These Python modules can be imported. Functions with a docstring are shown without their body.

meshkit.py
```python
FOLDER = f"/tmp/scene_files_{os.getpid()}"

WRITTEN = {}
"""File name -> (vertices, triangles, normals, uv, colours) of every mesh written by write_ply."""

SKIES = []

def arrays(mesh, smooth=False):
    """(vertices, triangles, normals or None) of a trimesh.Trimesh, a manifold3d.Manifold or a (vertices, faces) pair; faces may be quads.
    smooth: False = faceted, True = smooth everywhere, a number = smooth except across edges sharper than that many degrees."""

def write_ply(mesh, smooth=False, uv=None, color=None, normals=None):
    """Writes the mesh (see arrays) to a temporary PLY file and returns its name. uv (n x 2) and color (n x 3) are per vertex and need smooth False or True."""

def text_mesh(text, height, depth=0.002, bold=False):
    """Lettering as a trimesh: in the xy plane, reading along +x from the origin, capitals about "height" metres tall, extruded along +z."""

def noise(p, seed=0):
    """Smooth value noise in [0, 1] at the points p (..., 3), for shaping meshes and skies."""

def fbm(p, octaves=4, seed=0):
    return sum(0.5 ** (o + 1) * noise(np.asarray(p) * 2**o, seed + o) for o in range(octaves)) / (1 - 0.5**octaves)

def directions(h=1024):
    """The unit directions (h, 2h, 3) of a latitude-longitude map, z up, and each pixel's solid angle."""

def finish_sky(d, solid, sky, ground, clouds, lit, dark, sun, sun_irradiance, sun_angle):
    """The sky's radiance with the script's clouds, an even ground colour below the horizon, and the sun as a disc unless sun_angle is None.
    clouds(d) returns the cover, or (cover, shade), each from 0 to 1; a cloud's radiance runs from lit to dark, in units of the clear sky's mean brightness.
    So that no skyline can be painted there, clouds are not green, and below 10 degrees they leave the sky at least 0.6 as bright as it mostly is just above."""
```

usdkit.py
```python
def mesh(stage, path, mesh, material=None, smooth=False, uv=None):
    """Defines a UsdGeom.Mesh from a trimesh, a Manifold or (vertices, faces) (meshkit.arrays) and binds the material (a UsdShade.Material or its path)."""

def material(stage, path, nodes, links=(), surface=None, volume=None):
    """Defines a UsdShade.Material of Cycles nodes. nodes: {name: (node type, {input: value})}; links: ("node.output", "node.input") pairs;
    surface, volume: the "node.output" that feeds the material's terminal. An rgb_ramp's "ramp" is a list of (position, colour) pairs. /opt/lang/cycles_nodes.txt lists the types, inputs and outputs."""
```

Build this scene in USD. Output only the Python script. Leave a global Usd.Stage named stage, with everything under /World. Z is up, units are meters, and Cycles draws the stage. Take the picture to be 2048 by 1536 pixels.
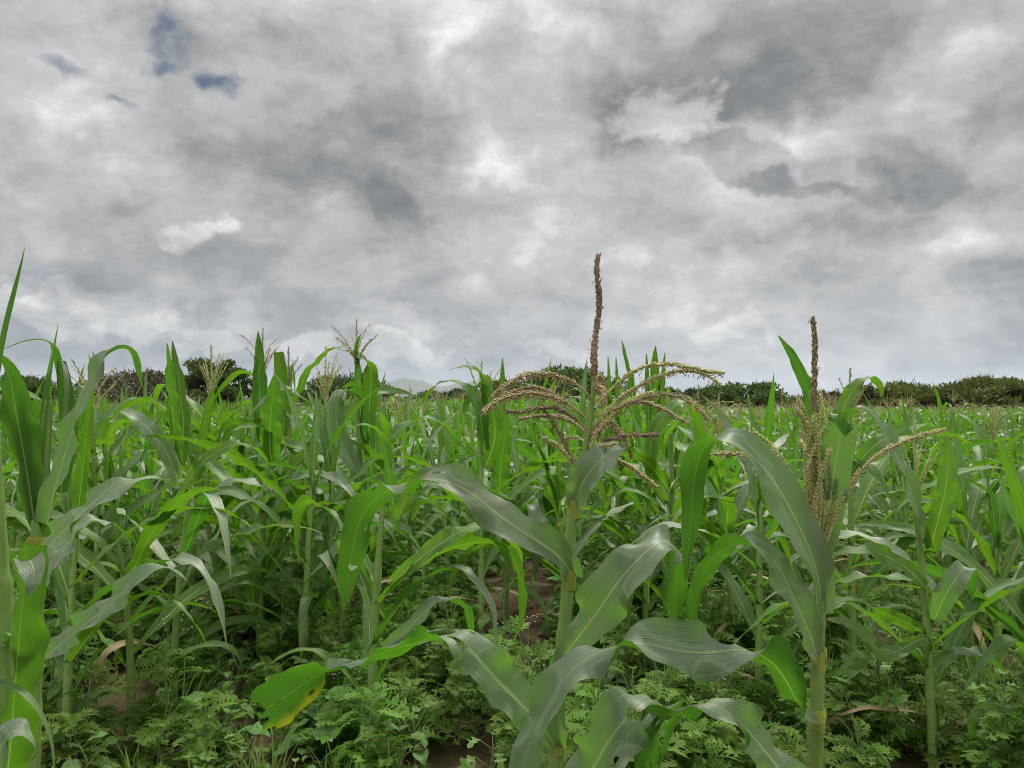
import math, random
import numpy as np
from scipy.interpolate import CubicSpline, PchipInterpolator
import usdkit, meshkit
from pxr import Gf, Sdf, Usd, UsdGeom, UsdLux, UsdShade, Vt

stage = Usd.Stage.CreateInMemory()
UsdGeom.SetStageUpAxis(stage, UsdGeom.Tokens.z)
UsdGeom.SetStageMetersPerUnit(stage, 1.0)
UsdGeom.Xform.Define(stage, '/World')

# ---------------------------------------------------------------- camera
CAM_H, F_PX, HORIZON = 1.0, 1530.0, 795.0
PITCH = math.atan((HORIZON - 768.0) / F_PX)
EXPOSURE = 1.45
cam = UsdGeom.Camera.Define(stage, '/World/camera')
cam.AddTranslateOp().Set(Gf.Vec3d(0, 0, CAM_H))
cam.AddRotateXOp().Set(90.0 + math.degrees(PITCH))
cam.CreateHorizontalApertureAttr(36.0)
cam.CreateVerticalApertureAttr(27.0)
cam.CreateFocalLengthAttr(36.0 * F_PX / 2048.0)
cam.CreateClippingRangeAttr(Gf.Vec2f(0.05, 60000.0))
cam.CreateExposureAttr(EXPOSURE)
CX = np.array([1.0, 0, 0])
CF = np.array([0, math.cos(PITCH), math.sin(PITCH)])
CU = np.array([0, -math.sin(PITCH), math.cos(PITCH)])
C0 = np.array([0, 0, CAM_H])

def ray(px, py):
    return CF + CX * (px - 1024.0) / F_PX - CU * (py - 768.0) / F_PX

def at(px, py, d):
    """A point of the place from where the photograph shows it and its distance along the view."""
    return C0 + ray(px, py) * d

# ---------------------------------------------------------------- sun and sky
SUN_EL, SUN_AZ = math.radians(62.0), math.radians(25.0)      # azimuth from +y towards +x
SUN_DIR = np.array([math.sin(SUN_AZ) * math.cos(SUN_EL), math.cos(SUN_AZ) * math.cos(SUN_EL), math.sin(SUN_EL)])
sun = UsdLux.DistantLight.Define(stage, '/World/sun')
sun.CreateIntensityAttr(0.4)
sun.CreateAngleAttr(10.0)
sun.CreateNormalizeAttr(True)
sun.CreateColorAttr(Gf.Vec3f(1.0, 0.95, 0.87))
sun.AddRotateZOp().Set(-math.degrees(SUN_AZ))
sun.AddRotateXOp().Set(-(90.0 - math.degrees(SUN_EL)))

class Graph:
    def __init__(self):
        self.n, self.l, self.k = {}, [], 0
    def add(self, kind, out, **inp):
        self.k += 1
        name = f'{kind}_{self.k}'
        const = {}
        for key, v in inp.items():
            if isinstance(v, tuple) and len(v) == 2 and v[0] == '@':
                self.l.append((v[1], f'{name}.{key}'))
            else:
                const[key] = v
        self.n[name] = (kind, const)
        return ('@', f'{name}.{out}')
    def math(self, t, a, b=0.0, c=0.0, clamp=False):
        return self.add('math', 'value', math_type=t, value1=a, value2=b, value3=c, use_clamp=clamp)
    def step(self, v, a, b, lo=0.0, hi=1.0):
        return self.add('map_range', 'result', range_type='smoothstep', value=v, from_min=a, from_max=b, to_min=lo, to_max=hi, clamp=True)
    def lin(self, v, a, b, lo=0.0, hi=1.0):
        return self.add('map_range', 'result', range_type='linear', value=v, from_min=a, from_max=b, to_min=lo, to_max=hi, clamp=True)
    def mix(self, f, a, b, t='mix'):
        return self.add('mix', 'color', mix_type=t, fac=f, color1=a, color2=b)
    def noise(self, vec, scale, detail=3.0, rough=0.5, dist=0.0, out='fac'):
        return self.add('noise_texture', out, vector=vec, scale=scale, detail=detail, roughness=rough, distortion=dist)
    def build(self, path, surface=None, volume=None):
        return usdkit.material(stage, path, self.n, self.l, surface=surface[1] if surface else None, volume=volume[1] if volume else None)

SKY_STRENGTH = 0.1
def sky_material():
    g = Graph()
    d = g.add('texture_coordinate', 'generated')
    # billows: the direction is bent by two sizes of noise before any cloud is looked up
    w1 = g.add('vector_math', 'vector', math_type='subtract', vector1=g.noise(d, 7.0, 3.0, 0.55, out='color'), vector2=(0.5, 0.5, 0.5))
    w2 = g.add('vector_math', 'vector', math_type='subtract', vector1=g.noise(d, 26.0, 3.0, 0.6, out='color'), vector2=(0.5, 0.5, 0.5))
    dw = g.add('vector_math', 'vector', math_type='multiply_add', vector1=w1, vector2=(0.13, 0.13, 0.10), vector3=d)
    dw = g.add('vector_math', 'vector', math_type='multiply_add', vector1=w2, vector2=(0.055, 0.055, 0.042), vector3=dw)
    sep = g.add('separate_xyz', 'z', vector=d)
    node = sep[1].split('.')[0]
    x, y, z = ('@', node + '.x'), ('@', node + '.y'), ('@', node + '.z')
    zz = g.math('add', g.math('maximum', z, 0.0), 0.26)
    plane = g.add('combine_xyz', 'vector', x=g.math('divide', x, zz), y=g.math('divide', y, zz), z=0.0)
    n_big = g.noise(g.add('mapping', 'vector', vector=plane, location=(3.1, 7.7, 0.4)), 0.75, 4.0, 0.55, 0.3)
    n_mid = g.noise(g.add('mapping', 'vector', vector=plane, location=(1.3, 2.9, 5.0)), 2.3, 5.0, 0.6, 0.4)
    n_fine = g.noise(g.add('mapping', 'vector', vector=d, scale=(1.0, 1.0, 1.7)), 16.0, 5.0, 0.68, 0.3)
    val = g.math('multiply_add', n_big, SKY_BIG, 0.56 - 0.5 * SKY_BIG)
    val = g.math('add', val, g.math('multiply_add', n_mid, SKY_MID, -0.5 * SKY_MID))
    val = g.math('add', val, g.math('multiply_add', n_fine, SKY_FINE, -0.5 * SKY_FINE))
    lumps = g.add('voronoi_texture', 'distance', feature='f1', vector=g.add('mapping', 'vector', vector=dw, scale=(1.0, 1.0, 1.6)), scale=11.0, detail=2.0, roughness=0.5, use_normalize=True)
    val = g.math('add', val, g.math('multiply_add', lumps, -SKY_LUMP, 0.42 * SKY_LUMP))
    def lump(px, py, rx, ry, tilt, vec, shape):
        c = ray(px, py); c /= np.linalg.norm(c)
        az = math.atan2(c[0], c[1])
        m = g.add('mapping', 'vector', mapping_type='texture', vector=vec, location=tuple(map(float, c)),
                  rotation=(0.0, math.radians(tilt), -az), scale=(rx / F_PX, 0.6, ry / F_PX))
        return g.add('gradient_texture', 'fac', gradient_type=shape, vector=m)
    for px, py, rx, ry, tilt, amp in SOFT:
        val = g.math('multiply_add', lump(px, py, rx * 1.75, ry * 1.75, tilt, dw, 'quadratic_sphere'), amp * (1.08 if amp < 0 else 1.3), val)
    # firm-edged heaps and scraps
    ragged = g.math('multiply_add', n_fine, 0.9, -0.45)
    edgy = g.math('add', g.math('multiply', ragged, 0.8), g.math('multiply_add', lumps, -0.8, 0.30))
    for px, py, rx, ry, tilt, amp in FIRM:
        ball = lump(px, py, rx * 1.9, ry * 1.9, tilt, dw, 'spherical')
        s = g.math('multiply_add', g.math('multiply', ball, 4.0, clamp=True), edgy, ball)
        val = g.math('multiply_add', g.step(s, 0.25, 0.62), amp * 1.3, val)
    low = g.step(z, 0.24, 0.01)
    val = g.math('multiply_add', low, -0.16, val)
    val = g.math('add', val, 0.0, clamp=True)
    cloud = g.add('rgb_ramp', 'color', fac=val, ramp=[
        (0.0, (0.165, 0.174, 0.186)), (0.2, (0.225, 0.234, 0.242)), (0.4, (0.338, 0.345, 0.347)), (0.55, (0.455, 0.459, 0.456)),
        (0.72, (0.575, 0.575, 0.57)), (0.86, (0.74, 0.74, 0.73)), (1.0, (0.95, 0.95, 0.93))])
    # far low sky: blue grey under the cloud base
    cloud = g.mix(g.math('multiply', low, 0.55), cloud, g.mix(val, (0.240, 0.275, 0.335), (0.70, 0.71, 0.71)))
    # an overcast vault is brighter overhead
    lift = g.lin(z, 0.42, 0.95, 1.0, ZENITH)
    cloud = g.mix(1.0, cloud, g.add('combine_xyz', 'vector', x=lift, y=lift, z=lift), 'multiply')
    cloud = g.mix(1.0, cloud, (SKY_GAIN,) * 3, 'multiply')
    clear = g.add('sky_texture', 'color', sky_type='single_scattering', sun_disc=False, sun_elevation=SUN_EL, sun_rotation=SUN_AZ)
    clear = g.mix(1.0, clear, (BLUE_GAIN,) * 3, 'multiply') if BLUE_GAIN != 1 else clear
    gap = None
    for px, py, rx, ry, tilt, amp in GAPS:
        s = g.math('multiply', g.step(g.math('add', lump(px, py, rx * 1.7, ry * 1.7, tilt, dw, 'spherical'), g.math('multiply', ragged, 1.5)), 0.2, 0.95), amp)
        gap = s if gap is None else g.math('maximum', gap, s)
    col = g.mix(gap, cloud, clear)
    out = g.add('background_shader', 'background', color=col, strength=SKY_STRENGTH)
    return g.build('/World/Looks/sky', surface=out)

SKY_BIG, SKY_MID, SKY_FINE, SKY_LUMP, ZENITH, SKY_GAIN, BLUE_GAIN = 0.36, 0.60, 0.60, 0.62, 3.2, 3.65, 0.16
SOFT = [  # px, py, rx, ry, tilt (degrees, clockwise), amount
    (760, 255, 180, 115, 12, -.34), (690, 210, 120, 80, 0, -.12), (905, 225, 90, 90, 0, -.20), (860, 330, 120, 50, 15, -.14),
    (1450, 150, 300, 130, -8, -.34), (1660, 130, 220, 110, -12, -.26), (1400, 205, 160, 60, 5, -.16), (1235, 255, 70, 110, 10, -.26),
    (1290, 60, 90, 90, 0, -.12), (500, 300, 180, 50, 15, -.20), (380, 270, 110, 50, 10, -.10), (690, 385, 260, 45, 8, -.20), (790, 395, 80, 32, 22, -.22),
    (560, 410, 110, 40, -10, -.16), (270, 380, 55, 35, -10, -.18), (1340, 430, 120, 60, 10, -.18), (1600, 455, 250, 50, -8, -.24),
    (1860, 430, 160, 50, -12, -.22), (1980, 545, 200, 40, -6, -.26), (1660, 545, 170, 40, -5, -.14), (1970, 250, 140, 120, 15, -.22),
    (2010, 670, 130, 35, -5, -.18), (100, 550, 110, 45, 5, -.20), (1510, 480, 120, 40, -15, -.14), (430, 560, 240, 50, 0, -.08), (820, 500, 200, 40, 4, -.08),
    (360, 140, 60, 70, 0, -.08), (120, 330, 160, 40, 5, -.06), (780, 60, 60, 120, 20, -.12), (560, 30, 80, 60, 0, -.10),
    (250, 705, 460, 44, 0, -.22), (640, 745, 420, 26, 0, -.16), (420, 615, 260, 30, 4, -.10), (690, 300, 150, 40, 5, -.14), (1500, 215, 200, 50, -5, -.12),
    (870, 95, 90, 110, 15, .30), (975, 310, 60, 60, 0, .26), (1105, 60, 60, 80, 0, .24), (480, 235, 170, 50, 10, .14), (250, 250, 200, 40, 8, .08),
    (640, 150, 130, 60, 25, .10), (1640, 305, 240, 50, 5, .18), (1560, 270, 120, 40, 12, .14), (1950, 495, 110, 45, -14, .28), (1870, 585, 110, 45, -6, .20),
    (1880, 660, 110, 35, -6, .16), (1460, 620, 260, 50, 0, .12), (1200, 640, 200, 60, 0, .10), (1080, 480, 80, 120, 10, .10), (820, 335, 240, 30, 6, .10),
    (1900, 80, 150, 90, 20, .12), (60, 180, 120, 90, 0, .06), (1530, 710, 300, 30, 0, .12), (1750, 720, 260, 30, 0, .10), (1830, 210, 110, 60, -25, .14),
]
FIRM = [
    (1320, 225, 75, 42, 12, .30), (1500, 320, 90, 30, 20, -.20), (1590, 362, 70, 16, 10, -.16), (1715, 345, 70, 36, 22, -.18), (1825, 325, 75, 38, 35, -.20),
    (385, 468, 48, 26, -12, .24), (215, 605, 105, 32, 8, .15), (150, 625, 55, 26, 0, .08), (55, 628, 45, 20, 8, .12), (280, 632, 80, 22, 8, .10), (612, 672, 50, 17, 0, .26),
    (820, 688, 78, 22, 8, .20), (440, 676, 55, 14, 0, .15), (800, 640, 90, 22, 5, .12), (1110, 702, 60, 17, 0, .14), (500, 632, 50, 16, 0, .08), (1480, 655, 50, 20, 0, .12), (790, 398, 60, 22, 25, -.10),
]
GAPS = [
    (350, 58, 22, 42, 14, .85), (336, 116, 30, 13, 0, .8), (372, 88, 18, 26, 0, .55), (437, 165, 36, 24, 12, 1.0), (95, 103, 40, 13, 0, .6), (245, 192, 24, 11, 0, .6),
]
dome = UsdLux.DomeLight.Define(stage, '/World/sky')
dome.CreateIntensityAttr(1.0)
UsdShade.MaterialBindingAPI.Apply(dome.GetPrim()).Bind(sky_material())
dome.GetPrim().SetCustomDataByKey('kind', 'structure')

# ---------------------------------------------------------------- materials
def leaf_material(name, upper, under, glow, rib, sheen=0.56, yellow=0.0, thin=0.32, rough=0.42, spots=0.0, dry=0.0):
    """A maize blade: waxy grey-green upper face, greener lower face, parallel veins, a pale midrib and a trace of yellow at the margin."""
    g = Graph()
    uv = g.add('texture_coordinate', 'UV')
    sep = g.add('separate_xyz', 'x', vector=uv)[1].split('.')[0]
    u, v = ('@', sep + '.x'), ('@', sep + '.y')
    off = g.math('absolute', g.math('subtract', u, 0.5))
    geo = g.add('geometry', 'backfacing')[1].split('.')[0]
    back, pos = ('@', geo + '.backfacing'), ('@', geo + '.position')
    rnd = g.add('object_info', 'random')
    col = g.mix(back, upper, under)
    patch = g.noise(pos, 9.0, 3.0, 0.6)
    col = g.mix(g.lin(patch, 0.3, 0.7, 0.0, 0.22), col, tuple(c * 0.8 for c in under))
    vein = g.noise(g.add('combine_xyz', 'vector', x=g.math('multiply', u, 46.0), y=g.math('multiply', v, 1.3), z=g.math('multiply', rnd, 31.0)), 1.0, 2.0, 0.6)
    col = g.mix(g.lin(vein, 0.35, 0.75, 0.0, 0.46), col, g.mix(1.0, col, (1.7, 1.7, 1.7), 'multiply'))
    if yellow > 0:
        ragged = g.math('add', u, g.math('multiply_add', g.noise(pos, 22.0, 4.0, 0.65), 0.5, -0.25))
        ym = g.math('multiply', g.step(ragged, 0.72, 1.0), g.step(v, 0.74, 0.88))
        col = g.mix(g.math('multiply', ym, yellow), col, (0.55, 0.44, 0.02))
    if dry > 0:
        tip = g.step(g.math('add', v, g.math('multiply_add', g.noise(pos, 14.0, 3.0, 0.6), 0.5, -0.25)), 0.86, 1.02)
        col = g.mix(g.math('multiply', tip, dry), col, (0.24, 0.19, 0.09))
    if dry > 0:
        blot = g.step(g.noise(pos, 16.0, 4.0, 0.65), 0.66, 0.74)
        col = g.mix(g.math('multiply', blot, dry), col, (0.20, 0.15, 0.06))
    if spots > 0:
        sp = g.add('voronoi_texture', 'distance', vector=pos, scale=95.0)
        rare = g.step(g.noise(pos, 11.0, 2.0, 0.5), 0.56, 0.66)
        col = g.mix(g.math('multiply', g.math('multiply', g.step(sp, 0.17, 0.08), rare), spots), col, (0.42, 0.42, 0.32))
    ribw = g.lin(v, 0.0, 1.0, 0.034, 0.011)
    ribm = g.step(g.math('divide', off, ribw), 1.2, 0.75)
    col = g.mix(g.math('multiply', ribm, g.lin(v, 0.0, 0.85, 0.85, 0.25)), col, rib)
    hue = g.add('hsv', 'color', hue=g.lin(rnd, 0.0, 1.0, 0.485, 0.512), saturation=1.0, value=g.lin(g.math('fraction', g.math('multiply', rnd, 7.31)), 0.0, 1.0, 0.80, 1.22), fac=1.0, color=col)
    bumpn = g.add('bump', 'normal', height=vein, strength=0.55, distance=0.0018)
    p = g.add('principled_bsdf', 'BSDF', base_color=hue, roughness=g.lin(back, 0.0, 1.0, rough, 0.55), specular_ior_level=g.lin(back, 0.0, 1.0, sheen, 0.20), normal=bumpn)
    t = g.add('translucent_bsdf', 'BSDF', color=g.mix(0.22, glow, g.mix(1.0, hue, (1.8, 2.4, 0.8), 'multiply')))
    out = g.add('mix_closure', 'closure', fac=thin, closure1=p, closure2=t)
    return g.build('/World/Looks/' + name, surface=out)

def plain_material(name, c1, c2, scale=20.0, rough=0.6, thin=0.0, glow=None, spec=0.3, stretch=(1, 1, 1), vary=0.15, bump=0.0):
    g = Graph()
    pos = g.add('texture_coordinate', 'object')
    if stretch != (1, 1, 1):
        pos = g.add('mapping', 'vector', vector=pos, scale=stretch)
    rnd = g.add('object_info', 'random')
    n = g.noise(pos, scale, 4.0, 0.6)
    col = g.mix(g.lin(n, 0.3, 0.7), c1, c2)
    col = g.add('hsv', 'color', hue=g.lin(rnd, 0.0, 1.0, 0.5 - 0.06 * vary, 0.5 + 0.06 * vary), saturation=1.0, value=g.lin(rnd, 0.0, 1.0, 1 - vary, 1 + vary), fac=1.0, color=col)
    kw = {}
    if bump:
        kw['normal'] = g.add('bump', 'normal', height=n, strength=0.5, distance=bump)
    out = g.add('principled_bsdf', 'BSDF', base_color=col, roughness=rough, specular_ior_level=spec, **kw)
    if thin:
        t = g.add('translucent_bsdf', 'BSDF', color=glow or c2)
        out = g.add('mix_closure', 'closure', fac=thin, closure1=out, closure2=t)
    return g.build('/World/Looks/' + name, surface=out)

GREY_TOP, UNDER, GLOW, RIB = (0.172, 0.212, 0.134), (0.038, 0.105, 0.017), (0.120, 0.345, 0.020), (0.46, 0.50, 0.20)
M = {
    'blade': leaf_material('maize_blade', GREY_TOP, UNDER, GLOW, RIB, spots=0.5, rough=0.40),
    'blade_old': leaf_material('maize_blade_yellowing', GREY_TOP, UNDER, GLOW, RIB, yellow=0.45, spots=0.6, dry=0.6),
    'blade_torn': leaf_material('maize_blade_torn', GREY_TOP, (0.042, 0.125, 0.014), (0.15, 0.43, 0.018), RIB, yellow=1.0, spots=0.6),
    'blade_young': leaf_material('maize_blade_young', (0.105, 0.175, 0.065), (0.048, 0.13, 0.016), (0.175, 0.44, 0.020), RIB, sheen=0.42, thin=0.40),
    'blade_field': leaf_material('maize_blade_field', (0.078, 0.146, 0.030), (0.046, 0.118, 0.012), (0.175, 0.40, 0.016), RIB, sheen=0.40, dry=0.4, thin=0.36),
    'blade_dead': leaf_material('maize_blade_withered', (0.26, 0.19, 0.085), (0.22, 0.15, 0.06), (0.34, 0.22, 0.06), (0.34, 0.27, 0.13), yellow=0.6, thin=0.2, rough=0.6),
    'stalk': plain_material('maize_stalk', (0.17, 0.25, 0.065), (0.11, 0.19, 0.035), 30.0, 0.5, stretch=(6, 6, 0.5), vary=0.12),
    'collar': plain_material('maize_collar', (0.40, 0.44, 0.065), (0.31, 0.37, 0.07), 60.0, 0.55, thin=0.15, glow=(0.5, 0.5, 0.1)),
    'tassel_tan': plain_material('tassel_tan', (0.44, 0.36, 0.20), (0.30, 0.28, 0.115), 120.0, 0.7, vary=0.2),
    'tassel_brown': plain_material('tassel_brown', (0.31, 0.23, 0.135), (0.20, 0.165, 0.08), 120.0, 0.7),
    'tassel_green': plain_material('tassel_green', (0.47, 0.45, 0.20), (0.33, 0.36, 0.12), 120.0, 0.65, vary=0.2),
    'anther': plain_material('tassel_anther', (0.46, 0.27, 0.21), (0.40, 0.27, 0.15), 90.0, 0.65, vary=0.15),
    'hair': plain_material('stalk_down', (0.55, 0.58, 0.42), (0.5, 0.55, 0.4), 40.0, 0.6, thin=0.3, glow=(0.5, 0.55, 0.4)),
    'fern_weed': plain_material('feathery_weed', (0.066, 0.134, 0.016), (0.125, 0.205, 0.028), 18.0, 0.65, spec=0.18, thin=0.28, glow=(0.16, 0.38, 0.04), vary=0.35),
    'broad_weed': plain_material('broad_leaf_weed', (0.076, 0.160, 0.036), (0.120, 0.212, 0.058), 25.0, 0.6, spec=0.25, thin=0.26, glow=(0.16, 0.36, 0.08), vary=0.25),
    'bright_weed': plain_material('lobed_weed', (0.10, 0.20, 0.045), (0.14, 0.24, 0.06), 25.0, 0.6, thin=0.3, glow=(0.22, 0.42, 0.06), vary=0.2),
    'weed_stem': plain_material('weed_stem', (0.12, 0.17, 0.06), (0.15, 0.15, 0.07), 30.0, 0.65),
    'grass': plain_material('grass_blade', (0.105, 0.18, 0.030), (0.18, 0.24, 0.05), 6.0, 0.6, thin=0.3, glow=(0.2, 0.38, 0.05), vary=0.3),
    'dry': plain_material('dry_litter', (0.20, 0.14, 0.075), (0.11, 0.075, 0.04), 14.0, 0.8, vary=0.3),
    'flower': plain_material('weed_flower', (0.62, 0.62, 0.50), (0.50, 0.52, 0.38), 50.0, 0.7),
    'acacia': plain_material('acacia_foliage', (0.050, 0.082, 0.020), (0.088, 0.120, 0.034), 0.6, 0.65, thin=0.2, glow=(0.10, 0.17, 0.025), vary=0.12),
    'acacia_olive': plain_material('acacia_foliage_olive', (0.070, 0.095, 0.020), (0.115, 0.135, 0.034), 0.5, 0.65, thin=0.2, glow=(0.16, 0.20, 0.03), vary=0.10),
    'acacia_brown': plain_material('acacia_foliage_bare', (0.070, 0.070, 0.036), (0.10, 0.085, 0.05), 0.6, 0.7, thin=0.12, glow=(0.12, 0.12, 0.04), vary=0.10),
    'far_tree': plain_material('far_foliage', (0.035, 0.058, 0.020), (0.055, 0.08, 0.028), 0.4, 0.7, vary=0.2),
    'bark': plain_material('acacia_bark', (0.085, 0.07, 0.055), (0.05, 0.04, 0.032), 3.0, 0.85),
    'hill': plain_material('hill_ground', (0.06, 0.075, 0.04), (0.10, 0.09, 0.06), 0.01, 0.9),
}

def soil_material():
    g = Graph()
    pos = g.add('geometry', 'position')
    a = g.noise(pos, 1.6, 5.0, 0.6)
    b = g.noise(pos, 34.0, 5.0, 0.65)
    col = g.mix(g.lin(b, 0.3, 0.72), (0.030, 0.016, 0.010), (0.082, 0.044, 0.027))
    col = g.mix(g.lin(a, 0.42, 0.70, 0.0, 0.75), col, (0.075, 0.085, 0.032))
    y = g.add('separate_xyz', 'y', vector=pos)
    col = g.mix(g.step(y, 9.0, 60.0, 0.0, 0.9), col, g.mix(g.lin(g.noise(pos, 0.15, 4.0, 0.6), 0.3, 0.7), (0.030, 0.052, 0.013), (0.050, 0.064, 0.020)))
    bump = g.add('bump', 'normal', height=b, strength=0.8, distance=0.02)
    return g.build('/World/Looks/soil', surface=g.add('principled_bsdf', 'BSDF', base_color=col, roughness=0.9, specular_ior_level=0.15, normal=bump))
M['soil'] = soil_material()

# ---------------------------------------------------------------- stage helpers
taken = {}
def numbered(parent, name):
    k = taken.get((parent, name), 0)
    taken[(parent, name)] = k + 1
    return f'{parent}/{name}' if k == 0 else f'{parent}/{name}_{k:03d}'

def tag(prim, label=None, category=None, group=None, kind=None):
    for key, value in (('label', label), ('category', category), ('group', group), ('kind', kind)):
        if value:
            prim.SetCustomDataByKey(key, value)

ORIGIN, SIZE = np.zeros(3), 1.0      # the foot of the thing whose parts are being given in place
def obj(name, mesh, mat, parent=None, smooth=True, label=None):
    path = numbered(str(parent.GetPath()) if parent else '/World', name)
    uv = mesh[2] if isinstance(mesh, tuple) and len(mesh) == 3 else None
    if ORIGIN.any():
        mesh = ((np.asarray(mesh[0]) - ORIGIN) / SIZE, mesh[1])
    prim = usdkit.mesh(stage, path, (mesh[0], mesh[1]) if isinstance(mesh, tuple) else mesh, M[mat], smooth=smooth, uv=uv).GetPrim()
    if label:
        tag(prim, label)
    return prim

def thing(name, label, category, loc=(0, 0, 0), rotz=0.0, scale=1.0, group=None, tilt=(0.0, 0.0)):
    x = UsdGeom.Xform.Define(stage, numbered('/World', name))
    place(x, loc, rotz, scale, tilt)
    tag(x.GetPrim(), label, category, group)
    return x.GetPrim()

def place(x, loc, rotz, scale, tilt):
    for op, make, val in (('xformOp:translate', x.AddTranslateOp, Gf.Vec3d(*map(float, loc))), ('xformOp:rotateXYZ', x.AddRotateXYZOp, Gf.Vec3f(float(tilt[0]), float(tilt[1]), float(rotz))), ('xformOp:scale', x.AddScaleOp, Gf.Vec3f(*([float(scale)] * 3)))):
        make().Set(val)

def copy(source, label, loc, rotz, scale, group=None, tilt=(0.0, 0.0), category=None, name=None):
    x = UsdGeom.Xform.Define(stage, numbered('/World', name or source.GetName().rstrip('0123456789').rstrip('_')))
    place(x, loc, rotz, scale, tilt)
    p = x.GetPrim()
    tag(p, label, category or source.GetCustomDataByKey('category'), group)
    p.GetReferences().AddInternalReference(source.GetPath())
    p.SetInstanceable(True)
    return p

def join(parts):
    """Several (vertices, faces[, uv]) as one."""
    vs, fs, us, n = [], [], [], 0
    for p in parts:
        vs.append(p[0]); fs.append(np.asarray(p[1]) + n); n += len(p[0])
        us.append(p[2] if len(p) > 2 else np.zeros((len(p[0]), 2)))
    return np.vstack(vs), np.vstack(fs), np.vstack(us)

def norm(a):
    a = np.asarray(a, float)
    return a / np.maximum(np.linalg.norm(a, axis=-1, keepdims=True), 1e-12)

# ---------------------------------------------------------------- shapes
def tube(points, radii, sides=8, cap=True):
    p = np.asarray(points, float); r = np.broadcast_to(np.asarray(radii, float), (len(p),))
    t = norm(np.gradient(p, axis=0))
    a = np.cross(t, np.tile([0.31, 0.17, 0.93] if abs(t[0, 2]) < 0.9 else [1.0, 0.1, 0.0], (len(p), 1)))
    a = norm(a); b = np.cross(t, a)
    th = np.linspace(0, 2 * np.pi, sides, endpoint=False)
    v = (p[:, None] + r[:, None, None] * (a[:, None] * np.cos(th)[None, :, None] + b[:, None] * np.sin(th)[None, :, None])).reshape(-1, 3)
    i, j = np.meshgrid(np.arange(len(p) - 1), np.arange(sides), indexing='ij')
    q = np.stack([i * sides + j, i * sides + (j + 1) % sides, (i + 1) * sides + (j + 1) % sides, (i + 1) * sides + j], -1).reshape(-1, 4)
    f = np.vstack([q[:, [0, 1, 2]], q[:, [0, 2, 3]]])
    if cap:
        v = np.vstack([v, p[0], p[-1]]); n = len(v)
        k = np.arange(sides)
        f = np.vstack([f, np.stack([(k + 1) % sides, k, np.full(sides, n - 2)], 1), np.stack([k + (len(p) - 1) * sides, (k + 1) % sides + (len(p) - 1) * sides, np.full(sides, n - 1)], 1)])
    return v, f, np.zeros((len(v), 2))

def grid_faces(ns, nu, keep=None):
    i, j = np.meshgrid(np.arange(ns - 1), np.arange(nu - 1), indexing='ij')
    q = np.stack([i * nu + j, i * nu + j + 1, (i + 1) * nu + j + 1, (i + 1) * nu + j], -1).reshape(-1, 4)
    if keep is not None:
        q = q[keep.reshape(-1)]
    return np.vstack([q[:, [0, 1, 2]], q[:, [0, 2, 3]]])

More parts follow.
